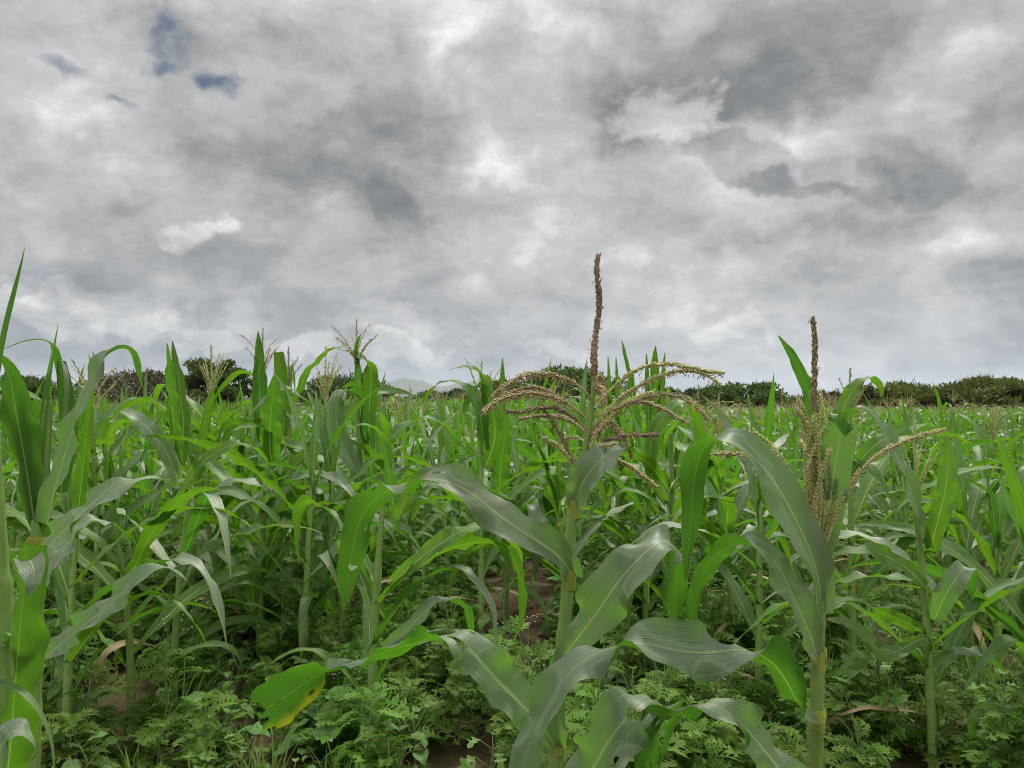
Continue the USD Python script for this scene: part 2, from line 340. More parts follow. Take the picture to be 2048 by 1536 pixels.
def blade(spine, up, width, nu=7, ruffle=0.0, waves=3.0, cup0=0.9, cup1=0.16, seed=0, holes=0.0, torn=0.0, edge=0.0):
    """A strap leaf. spine (n,3); up (n,3) the direction its upper face looks; width (n,) the whole width. Faces wind so that the front is the upper face."""
    rng = np.random.default_rng(seed)
    n = len(spine)
    s = np.linspace(0, 1, n)
    T = norm(np.gradient(spine, axis=0))
    N = norm(up - T * (up * T).sum(1, keepdims=True))
    B = np.cross(T, N)
    u = np.linspace(-1, 1, nu)
    half = width[:, None] / 2 * np.ones((1, nu))
    if edge:
        for sgn in (0, -1):
            half[:, sgn] *= 1 + edge * (meshkit.noise(np.stack([s * 40 + 11 * seed, s * 0 + sgn, s * 0], 1), seed) - 0.7)
    ph, ph2 = rng.uniform(0, 6.28, 2), rng.uniform(0, 6.28, 2)
    cup = (cup1 + (cup0 - cup1) * np.exp(-s / 0.09))[:, None]
    lift = cup * half * (np.abs(u) ** 1.6)[None, :]
    env = np.sin(np.pi * np.clip(s * 1.04, 0, 1)) ** 0.6
    for k, side in ((0, u < 0), (1, u > 0)):
        w = np.sin(2 * np.pi * waves * s + ph[k]) + 0.5 * np.sin(2 * np.pi * waves * 2.3 * s + ph2[k])
        lift = lift + (ruffle * env * w)[:, None] * np.where(side, np.abs(u) ** 2, 0)[None, :]
    v = spine[:, None] + B[:, None] * (half * u[None, :] * np.sqrt(np.maximum(0.1, 1 - (0.55 * cup) ** 2)))[..., None] + N[:, None] * lift[..., None]
    keep = None
    if holes or torn:
        keep = np.ones((n - 1, nu - 1), bool)
        if holes:
            g = meshkit.noise(np.stack(np.meshgrid(s[:-1] * 26, u[:-1] * 3.6, [seed * 7.0], indexing='ij'), -1).reshape(-1, 3), seed).reshape(n - 1, nu - 1)
            keep &= ~((g > 1 - holes) & (s[:-1, None] > 0.3))
        if torn:
            cut = 1 - torn * (0.15 + 0.85 * meshkit.noise(np.stack([u[:-1] * 6.0, u[:-1] * 0, u[:-1] * 0 + seed], 1), seed + 3))
            keep &= s[:-1, None] < cut[None, :]
    uv = np.stack(np.broadcast_arrays((u[None, :] + 1) / 2, s[:, None]), -1).reshape(-1, 2)
    f = grid_faces(n, nu, keep)
    used, f = np.unique(f, return_inverse=True)
    return v.reshape(-1, 3)[used], f.reshape(-1, 3), uv[used]

def spikelets(path, r0, r1, count, size, rng, spread=0.55, sides=None):
    """Small pointed grains set all round a stem."""
    path = np.asarray(path, float)
    t = norm(np.gradient(path, axis=0))
    vs, fs = [], []
    octa = np.array([[0, 0, 0], [.5, 0, .45], [0, .5, .45], [-.5, 0, .45], [0, -.5, .45], [0, 0, 1.0]])
    of = np.array([[0, 2, 1], [0, 3, 2], [0, 4, 3], [0, 1, 4], [5, 1, 2], [5, 2, 3], [5, 3, 4], [5, 4, 1]])
    for k in range(count):
        q = (k + rng.uniform(0, .6)) / count * (len(path) - 1)
        i = min(int(q), len(path) - 2); fr = q - i
        p = path[i] * (1 - fr) + path[i + 1] * fr
        ax = t[i]
        a = norm(np.cross(ax, [0.3, 0.2, 0.9] if abs(ax[2]) < .9 else [1, 0, 0])); b = np.cross(ax, a)
        th = rng.uniform(0, 6.283) if sides is None else (k % sides) * 6.283 / sides + rng.normal(0, .35)
        out = a * math.cos(th) + b * math.sin(th)
        z = norm(ax + out * spread * rng.uniform(.5, 1.4)); x = norm(np.cross(z, ax) + 1e-6); y = np.cross(z, x)
        L = size * rng.uniform(.8, 1.2)
        vs.append(p + out * (r0 + (r1 - r0) * q / len(path)) + L * (octa[:, :1] * .42 * x + octa[:, 1:2] * .42 * y + octa[:, 2:] * z))
        fs.append(of + 6 * k)
    return np.vstack(vs), np.vstack(fs), np.zeros((6 * count, 2))

def anthers(path, count, size, rng):
    """Pollen sacs hanging on threads below a tassel branch."""
    path = np.asarray(path, float); vs, fs = [], []
    for k in range(count):
        q = rng.uniform(0, len(path) - 1.001); i = int(q)
        p = path[i] + (path[i + 1] - path[i]) * (q - i) + rng.normal(0, .0016, 3)
        d = norm(np.array([rng.normal(0, .35), rng.normal(0, .35), -1.0])); a = norm(np.cross(d, [1, .3, .1])); b = np.cross(d, a)
        L, w = size * rng.uniform(.7, 1.3), size * .17
        st = p + d * size * rng.uniform(.25, .8)
        vs.append(np.array([st, st + d * L * .5 + a * w, st + d * L * .5 - a * .5 * w + b * w, st + d * L * .5 - a * .5 * w - b * w, st + d * L]))
        fs.append(np.array([[0, 1, 2], [0, 2, 3], [0, 3, 1], [4, 2, 1], [4, 3, 2], [4, 1, 3]]) + 5 * k)
    return np.vstack(vs), np.vstack(fs), np.zeros((5 * count, 2))

def curve(points, n):
    p = np.asarray(points, float)
    s = np.concatenate([[0], np.cumsum(np.linalg.norm(np.diff(p, axis=0), axis=1))]); s /= s[-1]
    return (CubicSpline(s, p)(np.linspace(0, 1, n)) if len(p) > 2 else p[0] + (p[-1] - p[0]) * np.linspace(0, 1, n)[:, None]), s

def cam_dir(n):
    return CX * n[0] + np.array([0, 0, 1.0]) * n[1] - np.array([0, 1.0, 0]) * n[2]

def seen_blade(ctrl, n=60, nu=13, **kw):
    """A blade from where the photograph shows its midrib: rows of (px, py, distance, (x, y, z) of the upper face's outward direction, width in px)."""
    pts = [at(c[0], c[1], c[2]) for c in ctrl]
    spine, s = curve(pts, n)
    q = np.linspace(0, 1, n)
    up = np.stack([PchipInterpolator(s, [cam_dir(c[3])[k] for c in ctrl])(q) for k in range(3)], 1)
    up = norm(up)
    w = PchipInterpolator(s, [c[4] / F_PX * c[2] for c in ctrl])(q)
    return blade(spine, up, w, nu, **kw)

# ---------------------------------------------------------------- maize plants
def grown_leaf(base, az, length, width, lean0, droop, twist, rng, ns, nu, ruffle=1.0, kink=None):
    """A blade that leaves the stalk at lean0 from the vertical and bends over under its own weight."""
    s = np.linspace(0, 1, ns)
    lean = lean0 + droop * s ** 1.6
    if kink:
        lean = lean + kink[1] / (1 + np.exp(-(s - kink[0]) / 0.035))
    a = az + np.cumsum(np.full(ns, rng.normal(0, .35) / ns)) + rng.normal(0, .18) * np.sin(s * rng.uniform(3, 6))
    d = np.stack([np.sin(lean) * np.cos(a), np.sin(lean) * np.sin(a), np.cos(lean)], 1)
    spine = base + np.vstack([np.zeros(3), np.cumsum(d[:-1], 0)]) * length / (ns - 1)
    side = np.stack([np.sin(a), -np.cos(a), 0 * a], 1)
    up = np.cross(side, d)
    tw = twist * s ** 1.3
    up = up * np.cos(tw)[:, None] + side * np.sin(tw)[:, None]
    w = np.where(s < .32, .42 + .58 * np.sin(np.clip(s / .32, 0, 1) * np.pi / 2), (1 - np.clip((s - .32) / .68, 0, 1) ** 1.9) ** .95)
    return blade(spine, up, np.maximum(width * w, .0012), nu, ruffle=ruffle * width * .13, waves=length * rng.uniform(4.5, 8), cup0=.9, cup1=rng.uniform(.1, .3), seed=int(rng.integers(1e6)))

def grown_tassel(top, rng, spike=.17, branches=9, length=.13, spread=.5, droop=.5, fine=1.0, lean=(0, 0)):
    """(name, mesh) pairs: the middle spike and each side branch with its grains."""
    out = []
    ax = norm([lean[0], lean[1], 1.0])
    pts = np.array([top + ax * spike * t + np.array([lean[0], lean[1], 0]) * .35 * spike * t * t for t in np.linspace(0, 1, 7)])
    out.append(('spike', join([tube(pts, np.linspace(.0028, .0014, 7), 5), spikelets(pts[1:], .002, .0008, int(46 * fine), .0095, rng, .5)])))
    for k in range(branches):
        az = k * 2.4 + rng.normal(0, .3)
        b0 = top + ax * spike * rng.uniform(-.12, .22)
        s = np.linspace(0, 1, 7)
        L = length * rng.uniform(.7, 1.25)
        le = spread * rng.uniform(.5, 1.3) + droop * rng.uniform(.5, 1.5) * s ** 1.5
        d = np.stack([np.sin(le) * math.cos(az), np.sin(le) * math.sin(az), np.cos(le)], 1)
        p = b0 + np.vstack([np.zeros(3), np.cumsum(d[:-1], 0)]) * L / 6
        out.append(('branch', join([tube(p, np.linspace(.0016, .0008, 7), 4), spikelets(p[1:], .0012, .0006, int(24 * fine), .0085, rng, .5)])))
    return out

def grown_plant(seed, H=.75, leaves=9, L=.62, W=.066, tassel=None, ns=22, nu=7, erect=0.0, lushness=1.0, az0=None, whorl=True, drop=0):
    """Parts of one maize plant standing at the origin: [(name, mesh, material, children)]."""
    rng = np.random.default_rng(seed)
    parts = []
    bend = rng.normal(0, .05, 2) * H
    zs = np.linspace(-.04, H, 13)
    stem = np.stack([bend[0] * (zs / H) ** 2, bend[1] * (zs / H) ** 2, zs], 1)
    def on_stem(z):
        return np.array([bend[0] * (z / H) ** 2, bend[1] * (z / H) ** 2, z])
    az0 = rng.uniform(0, 6.283) if az0 is None else az0
    hs = H * (np.linspace(.13, 1.0, leaves) ** 1.05)
    rad = lambda z: np.interp(z, [0, .3 * H, H], [.0128, .0108, .0056])
    prof = []
    for z in np.linspace(-.04, H, 44):
        k = np.searchsorted(hs, z)
        above = 0 if k == 0 else max(0, 1 - (z - hs[k - 1]) / .02)
        prof.append((z, rad(max(z, 0)) * (1.0 + .16 * above) + (.0016 if 0 < k < leaves and hs[k] - z < .09 else 0)))
    parts.append(('stalk', tube([on_stem(p[0]) for p in prof], [p[1] for p in prof], 8), 'stalk', []))
    for i, h in enumerate(hs):
        t = i / (leaves - 1)
        if i >= leaves - drop:
            break
        az = az0 + i * math.pi + rng.normal(0, .38)
        young = whorl and tassel is None and i >= leaves - 3
        ln = L * (.62 + .62 * math.sin(math.pi * min(1, t * .80 + .14))) * rng.uniform(.85, 1.15)
        wd = W * (.66 + .45 * math.sin(math.pi * min(1, t * .85 + .08))) * rng.uniform(.88, 1.12)
        if young:
            lean0, droop, ln, wd = rng.uniform(.04, .24), rng.uniform(0, .55) if i >= leaves - 2 else rng.uniform(.3, 1.3), ln * rng.uniform(.75, 1.05), wd * .85
        else:
            lean0, droop = rng.uniform(.34, .72) * (1 - erect) + .1, rng.uniform(.9, 2.35) * (1 - .6 * erect)
        kink = (rng.uniform(.42, .7), rng.uniform(.5, 1.3)) if (not young and rng.random() < .42) else None
        dead = i < 2 and rng.random() < .5
        if dead:
            lean0, droop, wd, ln = rng.uniform(.9, 1.5), rng.uniform(1.3, 1.9), wd * .55, ln * .7
        m = grown_leaf(on_stem(h) , az, ln * lushness, wd, lean0, droop, rng.normal(0, .75), rng, ns, nu, ruffle=rng.uniform(.5, 1.5), kink=kink)
        parts.append(('leaf', m, 'blade_dead' if dead else 'blade_young' if young and rng.random() < .6 else ('blade_field' if rng.random() < .75 else 'blade_old'), []))
        if ns > 16:
            r = rad(h)
            parts.append(('collar', tube([on_stem(h - .012), on_stem(h - .002), on_stem(h + .009)], [r * 1.12, r * 1.20, r * 1.16], 8, cap=False), 'stalk', []))
    if tassel:
        opt = dict(tassel); mat = opt.pop('mat'); stalk_up = opt.pop('up', .10)
        top = on_stem(H) + np.array([0, 0, stalk_up])
        parts.append(('tassel', tube([on_stem(H) - [0, 0, .02], on_stem(H) + [0, 0, stalk_up * .5], top], [.0055, .0042, .003], 6), 'stalk', [(n, m, mat) for n, m in grown_tassel(top, rng, **opt)]))
    return parts

def build_plant(parts, prim, smooth=True):
    for name, mesh, mat, kids in parts:
        p = obj(name, mesh, mat, prim, smooth=smooth)
        for kn, km, kmat in kids:
            obj(kn, km, kmat, p, smooth=False)

def flat_plant(parts):
    """The same plant as two meshes, for the far rows: (blades and stalk), (tassel or None)."""
    blades = join([m for n, m, _, _ in parts if n in ('leaf', 'stalk')])
    tas = [k[1] for _, _, _, kids in parts for k in kids]
    return blades, (join(tas) if tas else None)

# ---------------------------------------------------------------- ground, hills, air
def sheet():
    xs = np.concatenate([-np.geomspace(16000, 9, 26), np.linspace(-8, 8, 129), np.geomspace(9, 16000, 26)])
    ys = np.concatenate([[-16000, -2000, -200, -20, -4], np.linspace(-1, 14, 121), np.geomspace(15, 16000, 34)])
    X, Y = np.meshgrid(xs, ys, indexing='ij')
    near = np.exp(-(np.hypot(X, Y) / 14) ** 2)
    Z = (meshkit.fbm(np.stack([X * 1.3, Y * 1.3, X * 0], -1), 4, 5) - .5) * .10 * near + (meshkit.noise(np.stack([X * 6, Y * 6, X * 0], -1), 9) - .5) * .025 * near
    v = np.stack([X, Y, Z], -1).reshape(-1, 3)
    f = grid_faces(len(xs), len(ys))[:, ::-1]
    n = np.cross(v[f[0, 1]] - v[f[0, 0]], v[f[0, 2]] - v[f[0, 0]])
    return v, (f if n[2] > 0 else f[:, ::-1])
g_ = sheet()
tag(obj('ground', g_, 'soil'), kind='structure')
def ground_z(x, y):
    x, y = np.asarray(x, float), np.asarray(y, float)
    near = np.exp(-(np.hypot(x, y) / 14) ** 2)
    return (meshkit.fbm(np.stack([x * 1.3, y * 1.3, x * 0], -1), 4, 5) - .5) * .10 * near

def ridge(name, x0, x1, y, peaks, seed, depth=1500.0):
    """A range of hills: a crest of several summits with slopes to both sides. peaks: (px of the summit, height above horizon in px, spread px)."""
    n, m = 90, 13
    X, S = np.meshgrid(np.linspace(x0, x1, n), np.linspace(-1, 1, m), indexing='ij')
    px = 1024 + X / y * F_PX
    crest = sum(h * np.exp(-np.abs((px - c) / w) ** 1.5) for c, h, w in peaks) / F_PX * y
    rough = meshkit.fbm(np.stack([X / 420, S * 2.0, X * 0], -1), 5, seed)
    Z = crest * (1 - np.abs(S) ** 1.2) * (.72 + .56 * rough) - 6
    v = np.stack([X, y + S * depth, Z], -1).reshape(-1, 3)
    tag(obj(name, (v, grid_faces(n, m)), 'hill'), kind='structure')
ridge('hills', -3600, 2200, 9000, [(795, 26, 42), (838, 18, 50), (905, 14, 55), (975, 28, 50), (1010, 14, 60), (700, 8, 90), (1100, 8, 90)], 3)

HAZE = 4.5e-5
if HAZE:
    g = Graph()
    hz = g.build('/World/Looks/haze', volume=g.add('principled_volume', 'volume', color=(0.78, 0.88, 1.0), density=HAZE, anisotropy=0.2))
    import trimesh
    b = trimesh.creation.box([30000, 30000, 330]); b.apply_translation([0, 0, 330 / 2 - 7.5])
    p = usdkit.mesh(stage, '/World/haze', b, hz).GetPrim()
    tag(p, kind='stuff')

# ---------------------------------------------------------------- acacia trees and bushes beyond the field
def crown_mesh(width, height, thick, seed, leaves, leaf=.22, spikes=160, spike=.9, dome=.55, ragged=.3):
    """An umbrella of small leaf sprays: clumped, dense above, thin and open below, with thorny shoots standing out of the top. Its base is at z=0."""
    rng = np.random.default_rng(seed)
    cl = []
    k = int(40 + width * 8)
    for _ in range(k):
        r, a = math.sqrt(rng.random()), rng.uniform(0, 6.283)
        x, y = r * math.cos(a), r * math.sin(a)
        top = 1 - dome * r ** 2.2
        z = top - thick * rng.random() ** 1.5
        cl.append((x * width / 2, y * width / 2, z * height, rng.uniform(.5, 1.0)))
    cl = np.array(cl)
    size = width / math.sqrt(k) * 1.35
    pick = rng.integers(0, k, leaves)
    c = cl[pick]
    off = rng.normal(0, 1, (leaves, 3)); off /= np.maximum(np.linalg.norm(off, axis=1, keepdims=True), .4)
    off *= rng.random((leaves, 1)) ** .45
    p = c[:, :3] + off * np.stack([size * c[:, 3], size * c[:, 3], size * .5 * c[:, 3]], 1)
    p[:, 2] += ragged * (meshkit.noise(p * .9, seed) - .5)
    p[:, 2] = np.maximum(p[:, 2], -0.2 * height)
    d = norm(rng.normal(0, 1, (leaves, 3)) + [0, 0, .7]); e = norm(np.cross(d, rng.normal(0, 1, (leaves, 3))))
    s = leaf * rng.uniform(.5, 1.4, (leaves, 1))
    v = np.stack([p - e * s * .3, p + d * s * .5 - e * s * .05, p + d * s + e * s * .22, p + d * s * .4 + e * s * .42], 1).reshape(-1, 3)
    i = np.arange(leaves)[:, None] * 4
    f = np.vstack([i + [0, 1, 2], i + [0, 2, 3]])
    # thorny shoots
    j = rng.integers(0, leaves, spikes * 6); j = j[np.argsort(-p[j, 2] + .9 * rng.random(len(j)))][:spikes]
    b = p[j]; up = norm(rng.normal(0, .55, (spikes, 3)) + [0, 0, 1.0]); q = norm(np.cross(up, rng.normal(0, 1, (spikes, 3))))
    L = spike * rng.uniform(.35, 1.0, (spikes, 1)); w = .03 + leaf * .05
    seg = []
    for t in np.linspace(.1, .95, 7):
        o = b + up * L * t; r = norm(up * .5 + np.cross(up, q) * rng.choice([-1, 1], (spikes, 1)) + rng.normal(0, .4, (spikes, 3)))
        ll = leaf * .55 * (1.1 - t * .6)
        seg.append(np.stack([o, o + r * ll * .6 + q * ll * .22, o + r * ll], 1))
    sv = np.concatenate([np.stack([b - q * w, b + q * w, b + up * L], 1)] + seg, 0).reshape(-1, 3)
    sf = np.arange(len(sv)).reshape(-1, 3) + len(v)
    return np.vstack([v, sv]), np.vstack([f, sf])

def acacia(px, top, wpx, d, mat, label, seed, trunk_h=.35, thick=.6, dome=.55, leaves=9000, leaf=.24, category='tree', name='acacia_tree', spike=.9, group=None):
    d *= .72
    x = at(px, HORIZON, d)[0]; y = at(px, HORIZON, d)[1]
    H = (HORIZON - top) / F_PX * d + CAM_H
    W = wpx / F_PX * d
    rng = np.random.default_rng(seed)
    t = thing(name, label, category, (x, y, 0), rng.uniform(0, 360), group=group)
    ch = H * (1 - trunk_h)
    v, f = crown_mesh(W, ch, thick, seed, leaves, leaf, spikes=int(90 + W * 14), spike=spike * .75, dome=dome)
    obj('crown', (v + [0, 0, H - ch], f), mat, t, smooth=False)
    obj('trunk', tube([(0, 0, -.2), (.05, .03, trunk_h * H * .4), (.12, -.05, trunk_h * H * 1.15)], [.22, .17, .14], 9), 'bark', t)
    for k in range(7):
        a = k * .9 + rng.uniform(0, .5); r = W * rng.uniform(.22, .40)
        e = np.array([r * math.cos(a), r * math.sin(a), H - ch * rng.uniform(.25, .6)])
        b = np.array([.08, -.02, trunk_h * H * rng.uniform(.5, 1.0)])
        m = (b + e) / 2 + [0, 0, .25 * (e[2] - b[2])] + rng.normal(0, .12, 3)
        obj('limb', tube(curve([b, m, e], 9)[0], np.linspace(.12, .03, 9), 6), 'bark', t)
    return t

acacia(425, 721, 150, 62, 'acacia', 'dark green domed thorn bush behind the tasselled maize left of centre', 11, .12, .9, .55, 16000, .21)
acacia(285, 752, 240, 70, 'acacia_brown', 'sparse brownish thorn tree behind the tall left maize leaves', 12, .25, .7, .5, 8000, .21)
acacia(690, 757, 185, 66, 'acacia', 'low flat-topped dark thorn tree left of the gap with the hills', 13, .22, .75, .6, 12000, .21)
acacia(1105, 742, 285, 58, 'acacia', 'broad dark umbrella thorn tree behind the tall brown tassel', 14, .10, .95, .6, 26000, .21)
acacia(1482, 765, 205, 60, 'acacia', 'rounded dark thorn bush right of the drooping tassel branches', 15, .08, .95, .75, 18000, .20)
acacia(1665, 788, 110, 64, 'acacia_brown', 'low brownish scrub between the two right thorn trees', 16, .06, .95, .6, 7000, .20, category='bush', name='thorn_bush')
acacia(1802, 772, 165, 60, 'acacia_olive', 'olive thorn tree with bristling shoots right of the pale tassel', 17, .12, .85, .40, 16000, .20)
acacia(1985, 766, 215, 58, 'acacia_olive', 'wide olive umbrella thorn tree at the right end of the field', 18, .16, .80, .30, 22000, .20)
acacia(30, 757, 220, 80, 'acacia', 'green thorn tree at the far left behind the tall maize', 19, .2, .8, .5, 9000, .21)
acacia(1590, 800, 60, 75, 'acacia', 'small dark shrub in the dip left of the pale tassel', 20, .1, .9, .6, 5000, .20, category='bush', name='thorn_bush')
ORDER = ['first', 'second', 'third', 'fourth', 'fifth', 'sixth', 'seventh', 'eighth', 'ninth', 'tenth', 'eleventh', 'twelfth']
RANK = [1, 2, 3, 4, 5, 6, 0]
for k, (px, top, w, d) in enumerate([(612, 784, 60, 150), (862, 786, 70, 160), (925, 783, 95, 150), (985, 790, 70, 170), (1340, 778, 50, 170), (1385, 782, 70, 160), (560, 779, 70, 140)]):
    acacia(px, top, w, d, 'far_tree', f'small far tree on the skyline, {ORDER[RANK[k]]} from the left', 30 + k, .15, .9, .6, 2600, .42, name='far_tree', spike=1.2, group='far trees on the skyline')
def scrub_line():
    rng = np.random.default_rng(77)
    parts = []
    for k in range(70):
        px = rng.uniform(-120, 2170); d = rng.uniform(95, 190)
        W = rng.uniform(4, 9); v, f = crown_mesh(W, rng.uniform(.6, 1.1), 1.0, 200 + k, 420, .4, 20, .4)
        c = at(px, HORIZON, d)
        parts.append((v + [c[0], c[1], .1], f))
    return join(parts)[:2]
tag(obj('distant_scrub', scrub_line(), 'far_tree', smooth=False), 'low line of far scrub along the horizon', 'scrub', kind='stuff')

# ---------------------------------------------------------------- the near maize plants, leaf by leaf
def near_stalk(t, pts, radii, joints, sides=14, hairs=0, seed=0):
    """pts: (px, py, distance) from the ground up; joints: places along it (0..1) where a sheath ends."""
    p, s = curve([at(*c) for c in pts], 90)
    q = np.linspace(0, 1, 90)
    r = np.interp(q, s, radii)
    for j in joints:
        r = r * (1 + .13 * np.exp(-((q - j) / .006) ** 2)) * (1 + .10 * np.clip((q - j + .10) / .10, 0, 1) * (q < j))
    obj('stalk', tube(p, r, sides), 'stalk', t)
    if hairs:
        rng = np.random.default_rng(seed)
        T = norm(np.gradient(p, axis=0)); vs = []
        for k in range(hairs):
            i = rng.integers(30, 88); a = rng.uniform(0, 6.283)
            o = norm(np.cross(T[i], [math.cos(a), math.sin(a), .05]))
            b = p[i] + (p[i + 1] - p[i]) * rng.random() + o * r[i] * .97
            e = b + o * rng.uniform(.0015, .004) + T[i] * rng.normal(.001, .0012)
            w = T[i] * .00016
            vs += [b - w, b + w, e]
        obj('down', (np.array(vs), np.arange(len(vs)).reshape(-1, 3)), 'hair', t, smooth=False)
    return p

def near_collar(t, px, py, d, r, lean=(0.0, 0.0)):
    c = at(px, py, d); ax = norm([lean[0], .0, 1.0])
    k = [c - ax * .020, c - ax * .008, c + ax * .004, c + ax * .011]
    obj('collar', tube(k, [r * 1.10, r * 1.22, r * 1.42, r * 1.34], 14, cap=False), 'collar', t)

def near_tassel(t, stem_pts, spike_pts, branches, mat_spike, mat_branch, seed, spike_r=.0036, grain=.0095, pink=.3):
    rng = np.random.default_rng(seed)
    ta = obj('tassel', tube(curve([at(*c) for c in stem_pts], 20)[0], np.linspace(.0052, .0030, 20), 8), 'stalk', t)
    sp = curve([at(*c) for c in spike_pts], 40)[0]
    parts = [tube(sp, np.linspace(spike_r * .8, spike_r * .3, 40), 6), spikelets(sp, spike_r * .7, spike_r * .3, 380, grain * .85, rng, .42)]
    p = obj('spike', join(parts), mat_spike, ta, smooth=False)
    if pink:
        obj('anthers', anthers(sp, int(200 * pink), .0055, rng), 'anther', p, smooth=False)
    for k, (pts, tone, an) in enumerate(branches):
        dd = rng.normal(0, .035)
        c = curve([at(x, y, spike_pts[0][2] + dd * i / (len(pts) - 1) + (rng.normal(0, .004) if i else 0)) for i, (x, y) in enumerate(pts)], 30)[0]
        L = np.linalg.norm(np.diff(c, axis=0), axis=1).sum()
        b = obj('branch', join([tube(c, np.linspace(.0016, .0008, 30), 5), spikelets(c[5:], .0012, .0006, int(L * 660), grain * .95, rng, .48, sides=4)]), tone or mat_branch, ta, smooth=False)
        if an:
            obj('anthers', anthers(c[7:], int(L * 900 * an), .0046, rng), 'anther', b, smooth=False)

# --- A: the plant with the tall brown spike
def near_plant(px, d, label):
    global ORIGIN
    c = at(px, HORIZON, d); ORIGIN = np.zeros(3)
    o = np.array([c[0], c[1], 0.0])
    t = thing('maize_plant', label, 'maize plant', o)
    ORIGIN = o
    return t

dA = 1.05
A = near_plant(1106, dA, 'middle foreground maize plant with an upright brown tassel spike and drooping pinkish branches')
near_stalk(A, [(1104, 2300, dA), (1108, 1640, dA), (1113, 1500, dA), (1122, 1330, dA), (1137, 1150, dA), (1148, 1000, dA), (1164, 930, dA)], [.0105, .0095, .0092, .0088, .0082, .0066, .0048], [.39, .50, .627, .755, .875], hairs=900, seed=1)
for px, py, r in ((1116, 1478, .0092), (1123, 1328, .0088), (1137, 1150, .0082), (1148, 1008, .0066)):
    near_collar(A, px, py, dA, r)
obj('leaf', seen_blade([(1143, 1152, 1.045, (-.1, .4, .9), 42), (1112, 1108, 1.02, (-.1, .55, .8), 60), (1058, 1072, 1.0, (.1, .6, .8), 71), (1000, 1032, .99, (.1, .6, .8), 77), (945, 988, .99, (.1, .68, .72), 71),
    (892, 962, 1.0, (-.2, .85, .45), 66), (832, 962, 1.04, (-.45, .85, -.25), 60), (775, 982, 1.08, (-.45, .45, -.75), 62), (728, 1026, 1.10, (-.45, .2, -.85), 63), (706, 1092, 1.11, (-.4, 0, -.9), 57), (694, 1160, 1.12, (-.35, 0, -.93), 40), (686, 1222, 1.12, (-.35, 0, -.93), 3)],
    n=190, nu=35, ruffle=.012, waves=3.4, cup0=.75, cup1=.14, seed=5, holes=.15, edge=.10), 'blade', A)
obj('leaf', seen_blade([(1118, 1330, 1.035, (-.1, .3, .95), 32), (1146, 1288, 1.0, (-.3, .25, .9), 55), (1196, 1222, .975, (-.35, .35, .87), 84), (1246, 1152, .965, (-.3, .42, .85), 97), (1292, 1104, .965, (-.2, .6, .77), 90), (1326, 1083, .98, (.1, .88, .45), 77),
    (1350, 1096, 1.0, (.6, .6, -.45), 60), (1352, 1140, 1.02, (.55, .05, -.83), 51), (1349, 1190, 1.03, (.4, 0, -.92), 41), (1345, 1258, 1.03, (.4, 0, -.92), 3)],
    n=110, nu=21, ruffle=.021, waves=2.6, cup0=.7, cup1=.18, seed=8, edge=.07), 'blade', A)
obj('leaf', seen_blade([(1110, 1496, 1.04, (0, .4, .9), 40), (1088, 1458, 1.02, (.1, .5, .85), 66), (1046, 1412, 1.0, (.2, .55, .82), 88), (1000, 1366, .985, (.25, .5, .83), 96), (950, 1310, .975, (.22, .5, .85), 84), (912, 1278, .98, (.1, .8, .6), 68),
    (878, 1272, .99, (-.05, .95, -.2), 58), (838, 1284, .995, (-.12, .45, -.88), 52), (790, 1298, .995, (-.12, .35, -.93), 50), (745, 1312, .99, (-.1, .7, -.7), 44), (716, 1322, .98, (0, .97, .2), 42), (692, 1330, .975, (.05, .8, .6), 44), (664, 1340, .965, (.1, .95, .2), 46), (638, 1350, .96, (.3, .5, -.8), 74), (598, 1374, .955, (.3, .28, -.9), 92), (548, 1408, .95, (.3, .24, -.92), 96), (500, 1440, .945, (.3, .2, -.93), 90)],
    n=230, nu=41, ruffle=.012, waves=4.0, cup0=.7, cup1=.10, seed=12, holes=.17, torn=.045, edge=.22), 'blade_torn', A, label='lowest left blade with a torn tip and a yellow margin')
obj('leaf', seen_blade([(1114, 1660, 1.035, (0, .4, .9), 42), (1146, 1596, .99, (-.3, .3, .9), 81), (1188, 1532, .96, (-.35, .35, .87), 107), (1233, 1460, .945, (-.3, .42, .85), 114), (1278, 1413, .955, (-.1, .75, .65), 102), (1308, 1403, .98, (.45, .85, .2), 71), (1324, 1428, 1.0, (.65, .3, -.7), 54), (1316, 1482, 1.02, (.5, 0, -.86), 46), (1308, 1590, 1.02, (.5, 0, -.86), 3)],
    n=190, nu=41, ruffle=.017, waves=3.0, cup0=.7, cup1=.18, seed=17, holes=.20, edge=.10), 'blade', A, label='ragged low blade with holes eaten in it')
obj('leaf', seen_blade([(1149, 1010, 1.045, (-.3, .1, .95), 29), (1160, 978, 1.03, (-.45, .15, .88), 56), (1184, 938, 1.015, (-.5, .25, .83), 71), (1212, 910, 1.01, (-.35, .6, .7), 63), (1238, 897, 1.02, (.1, .95, .2), 39), (1262, 902, 1.04, (.5, .8, -.3), 20), (1278, 918, 1.05, (.6, .5, -.6), 3)],
    n=40, nu=11, ruffle=.004, waves=2.0, cup0=.8, cup1=.30, seed=21), 'blade', A)
